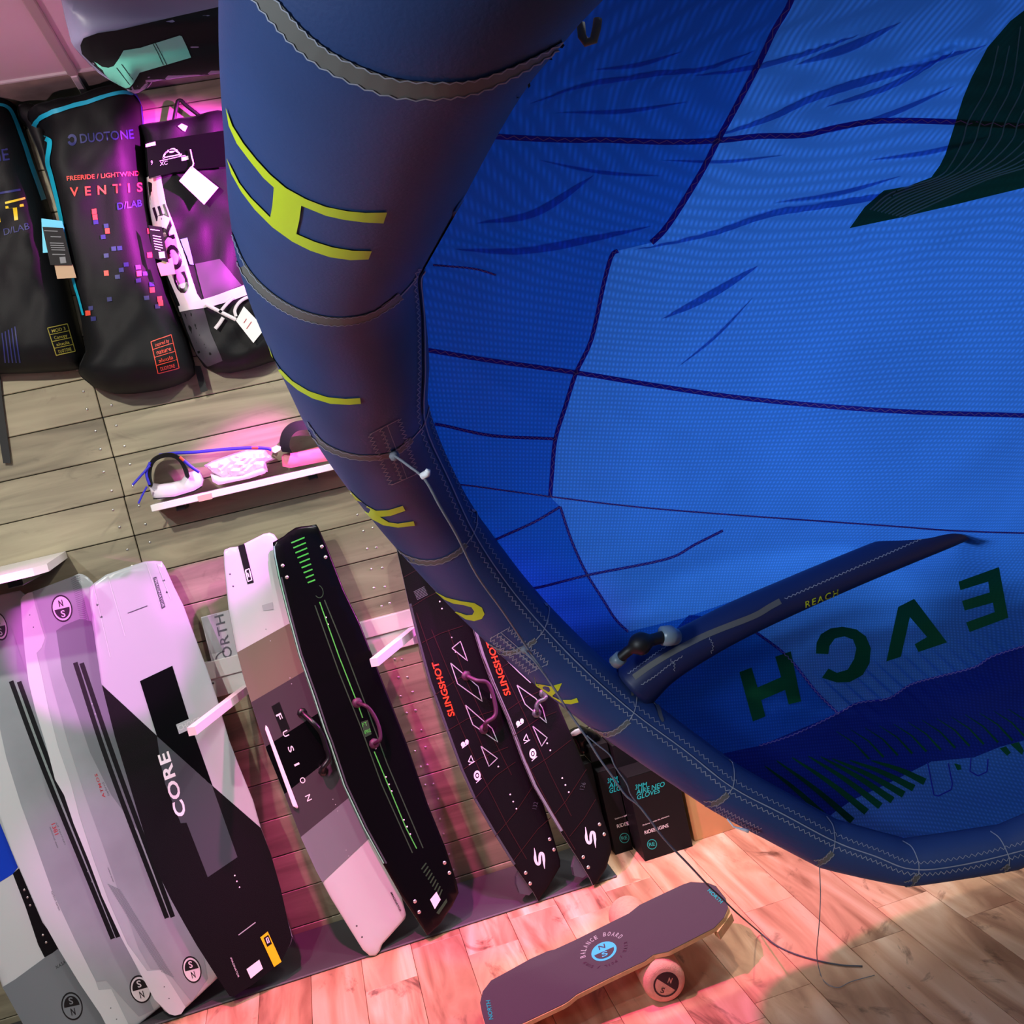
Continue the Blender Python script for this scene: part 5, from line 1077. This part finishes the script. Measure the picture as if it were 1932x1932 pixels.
for p in ([(605,712),(662,690),(690,783),(800,735),(772,640),(845,615),(893,848),(835,862),(818,795),(707,842),(727,918),(668,942)],
          [(962,625),(965,575),(985,535),(1030,508),(1085,500),(1150,512),(1195,545),(1218,600),(1212,670),(1180,725),(1120,758),(1060,760),(990,738),(1020,695),(1060,715),(1110,700),(1140,650),(1150,600),(1135,560),(1095,545),(1050,555),(1025,590),(1020,628)],
          [(1345,408),(1420,370),(1573,573),(1440,618),(1422,582),(1480,548),(1400,455),(1358,640),(1290,662)],
          [(1627,290),(1815,222),(1858,458),(1678,525),(1662,480),(1795,432),(1787,388),(1655,425),(1643,380),(1772,340),(1765,290),(1635,330)]):
    cprint(CZ(p), sp=10)
bars = [((1427,1443),(1561,1545),11), ((1446,1433),(1608,1549),12), ((1475,1427),(1635,1532),12), ((1507,1425),(1661,1521),12), ((1530,1426),(1684,1510),12), ((1552,1430),(1705,1499),12), ((1586,1433),(1724,1487),12), ((1630,1434),(1745,1475),12), ((1662,1436),(1760,1450),0), ((1700,1437),(1711,1449),0)]
for a, b, w_ in bars:
    if not w_: continue
    a = (a[0]+(b[0]-a[0])*.12, a[1]+(b[1]-a[1])*.02); m_ = ((a[0]+b[0])/2+2, (a[1]+b[1])/2-3); V_, F_ = ribbon(crom([a, m_, b], 6), lambda t, w_=w_: 1.5+w_*t**.7, SC, .003, 8); mk('green_print', V_, F_, M['c_print'], kt, uvs=[((p-CAM).dot(MR[0]), (p-CAM).dot(MR[1])) for p in V_])
for i in range(15):
    b = (1640+i*27, 1432-i*3.5); a = (b[0]-62, b[1]-52)
    V_, F_ = ribbon([a, ((a[0]+b[0])/2+3, (a[1]+b[1])/2-4), b], lambda t: .8+3.4*t, SC, .003, 8); mk('green_print', V_, F_, M['c_print'], kt, uvs=[((p-CAM).dot(MR[0]), (p-CAM).dot(MR[1])) for p in V_])
for p in ([(1800,1440),(1812,1443),(1814,1452),(1806,1453)], [(1886,1412),(1898,1408),(1907,1420),(1900,1426)], [(1906,1404),(1922,1400),(1932,1416),(1928,1424)]): cprint(p, sp=20)
mk('outline_print', *ribbon([(1750,1438),(1762,1500),(1770,1502),(1794,1490),(1797,1480),(1789,1440)], 2.2, SC, .003, 6), M['c_seam'], kt)
mk('outline_print', *ribbon([(1832,1430),(1830,1455),(1845,1464),(1862,1456),(1864,1432)], 2.2, SC, .003, 6), M['c_seam'], kt)
# --- strut
sn = [(1195,1297,2.44,.058),(1245,1252,2.43,.053),(1320,1208,2.44,.0475),(1400,1166,2.455,.0455),(1500,1121,2.48,.0435),(1600,1078,2.49,.042),(1700,1037,2.50,.041),(1790,1001,2.52,.040),(1836,983,2.53,.036)]
sc_ = crom([(*P(x, y, t), r) for x, y, t, r in sn], 6); sv, sf = tube([q[:3] for q in sc_], [q[3] for q in sc_], 32)
mk('strut', sv, sf, M['strutm'], kt)
SS = bvh_surf(BVHTree.FromPolygons([tuple(q) for q in sv], [f for f in sf if len(f) == 4]), lambda x, y: min(sn, key=lambda n_: (n_[0]-x)**2+(n_[1]-y)**2)[2]-.02)
C8 = lambda p: Q(1120, 1160, .1553, p)
tp = mk('seam_tape', *ribbon(crom(C8([(490,760),(700,610),(1000,430),(1400,230),(1932,20)]) + [(1452,1145),(1472,1134)], 4), 11, SS, .0012, 6), M['tape'], kt)
mk('zigzag_stitch', *ribbon(zig(crom([(1480,1130),(1560,1095),(1640,1060),(1740,1016)], 4), 1.6, 8), 1.3, SS, .0015, 3), M['stitch'], kt)
mk('zigzag_stitch', *ribbon(zig(crom(C8([(420,720),(650,550),(860,400),(1000,345)]), 4), 1.2, 7), 1.2, SS, .0015, 3), M['stitch'], kt)
mk('zigzag_stitch', *ribbon(zig(crom(C8([(580,850),(750,740),(900,620),(1080,500)]), 4), 1.2, 7), 1.2, SS, .0015, 3), M['stitch'], kt)
for p in (C8([(1400,280),(1440,340),(1450,400),(1420,460)]), C8([(930,540),(980,600),(975,680)])): mk('zigzag_stitch', *ribbon(zig(p, 1.6, 6), 1.1, SS, .0015, 3), M['stitch'], kt)
mk('lime_lettering', *text('REACH', (1519,1146), (1583,1122), (-2,-11), SS, .0015, bold=.03, space=1.3, shear=.15), M['lime'], kt)
# pump valve and hose
v, f = tube([P(x, y, t) for x, y, t in crom([(1168,1243,2.33),(1190,1225,2.32),(1215,1212,2.32),(1236,1206,2.33),(1256,1200,2.35)], 5)], [.012]*6+[.019, .024, .026, .026, .025, .022, .018]+[.014]*8, 12); mk('inflation_hose', v, f, M['hose'], kt)
v, f = tube([P(1160,1250,2.34), P(1172,1240,2.325)], .016, 12); mk('hose_clamp', v, f, M['valve'], kt)
v, f = tube([P(1248,1200,2.345), P(1262,1199,2.35), P(1272,1201,2.37)], [.022,.024,.020], 16); mk('valve_cap', v, f, M['valve'], kt)
mk('valve_flange', *disc((1270,1205), 17, 14, SS, .004, r0=0), M['valve'], kt)
for p in (C8([(490,780),(480,880),(465,985)]), C8([(690,1010),(770,1110),(810,1230),(840,1300)])): mk('tab', *ribbon(crom(p, 4), lambda t: 3+4*math.sin(math.pi*min(1, t*.9)), SL, .002, 5), M['tape'], kt)
v, f = tube([P(1096,44,.80), P(1098,68,.80), P(1106,80,.80), P(1120,76,.80), P(1126,52,.80), P(1128,36,.80)], .0035, 8); mk('pull_tab', v, f, M['tape'], kt)
# --- bridle lines
br = kt
def line(par, pts, r, m, name='bridle_line'):
    v, f = tube(crom([tuple(p) for p in pts], 5), r, 6); return mk(name, v, f, m, par)
PL = lambda pts: [P(x, y, t) for x, y, t in pts]
line(br, PL([(745,860,1.655),(770,878,1.64),(802,905,1.63),(830,955,1.66),(862,1010,1.72),(900,1085,1.85),(948,1152,1.98),(990,1215,2.1),(1030,1275,2.12),(1071,1340,2.15),(1106,1391,2.16),(1133,1434,2.17),(1157,1467,2.18),(1180,1500,2.19),(1203,1518,2.2),(1222,1541,2.21),(1255,1585,2.24),(1300,1632,2.3),(1337,1672,2.38)]), .0024, M['cord'])
fl = floorpt
line(br, [P(1337,1672,2.38), P(1362,1695,2.42), P(1390,1722,2.46), fl(1425,1752,.03), fl(1462,1782,.004), fl(1500,1800,.003), fl(1550,1814,.003), fl(1590,1821,.003), fl(1627,1823,.003)], .0022, M['cordd'])
line(br, PL([(1107,1388,2.158),(1127,1405,2.157),(1150,1424,2.158),(1161,1447,2.162),(1182,1478,2.175),(1190,1499,2.185),(1205,1518,2.2)]), .0016, M['cord'])
line(br, PL([(990,1228,2.10),(1010,1250,2.10),(1040,1290,2.12),(1071,1340,2.145)]), .002, M['cord'])
mk('knot', *dome(P(744, 860, 1.67), (P(744,860,1)-CAM)*-1, .009, 1.2), M['cord'], br); mk('knot', *dome(P(990, 1226, 2.13), (P(990,1226,1)-CAM)*-1, .009, 1.2), M['cord'], br)
v, f = tube(PL([(796,899,1.63),(806,893,1.625),(808,888,1.62),(803,886,1.62)]), [.006,.006,.004,.002], 8); mk('white_tab', v, f, M['letters'], br)
b2_ = kt
line(b2_, [P(1546,1634,2.355), P(1548,1690,2.36), P(1545,1750,2.38), fl(1541,1800,.06), fl(1548,1838,.003), fl(1560,1856,.003), fl(1582,1863,.003), fl(1606,1852,.003), fl(1650,1840,.003)], .0011, M['cord'])
v, f = tube(PL([(1372,1545,2.35),(1384,1560,2.34),(1405,1566,2.34),(1412,1568,2.34)]), [.002,.002,.004,.005], 8); mk('pale_toggle', v, f, M['letters'], b2_)
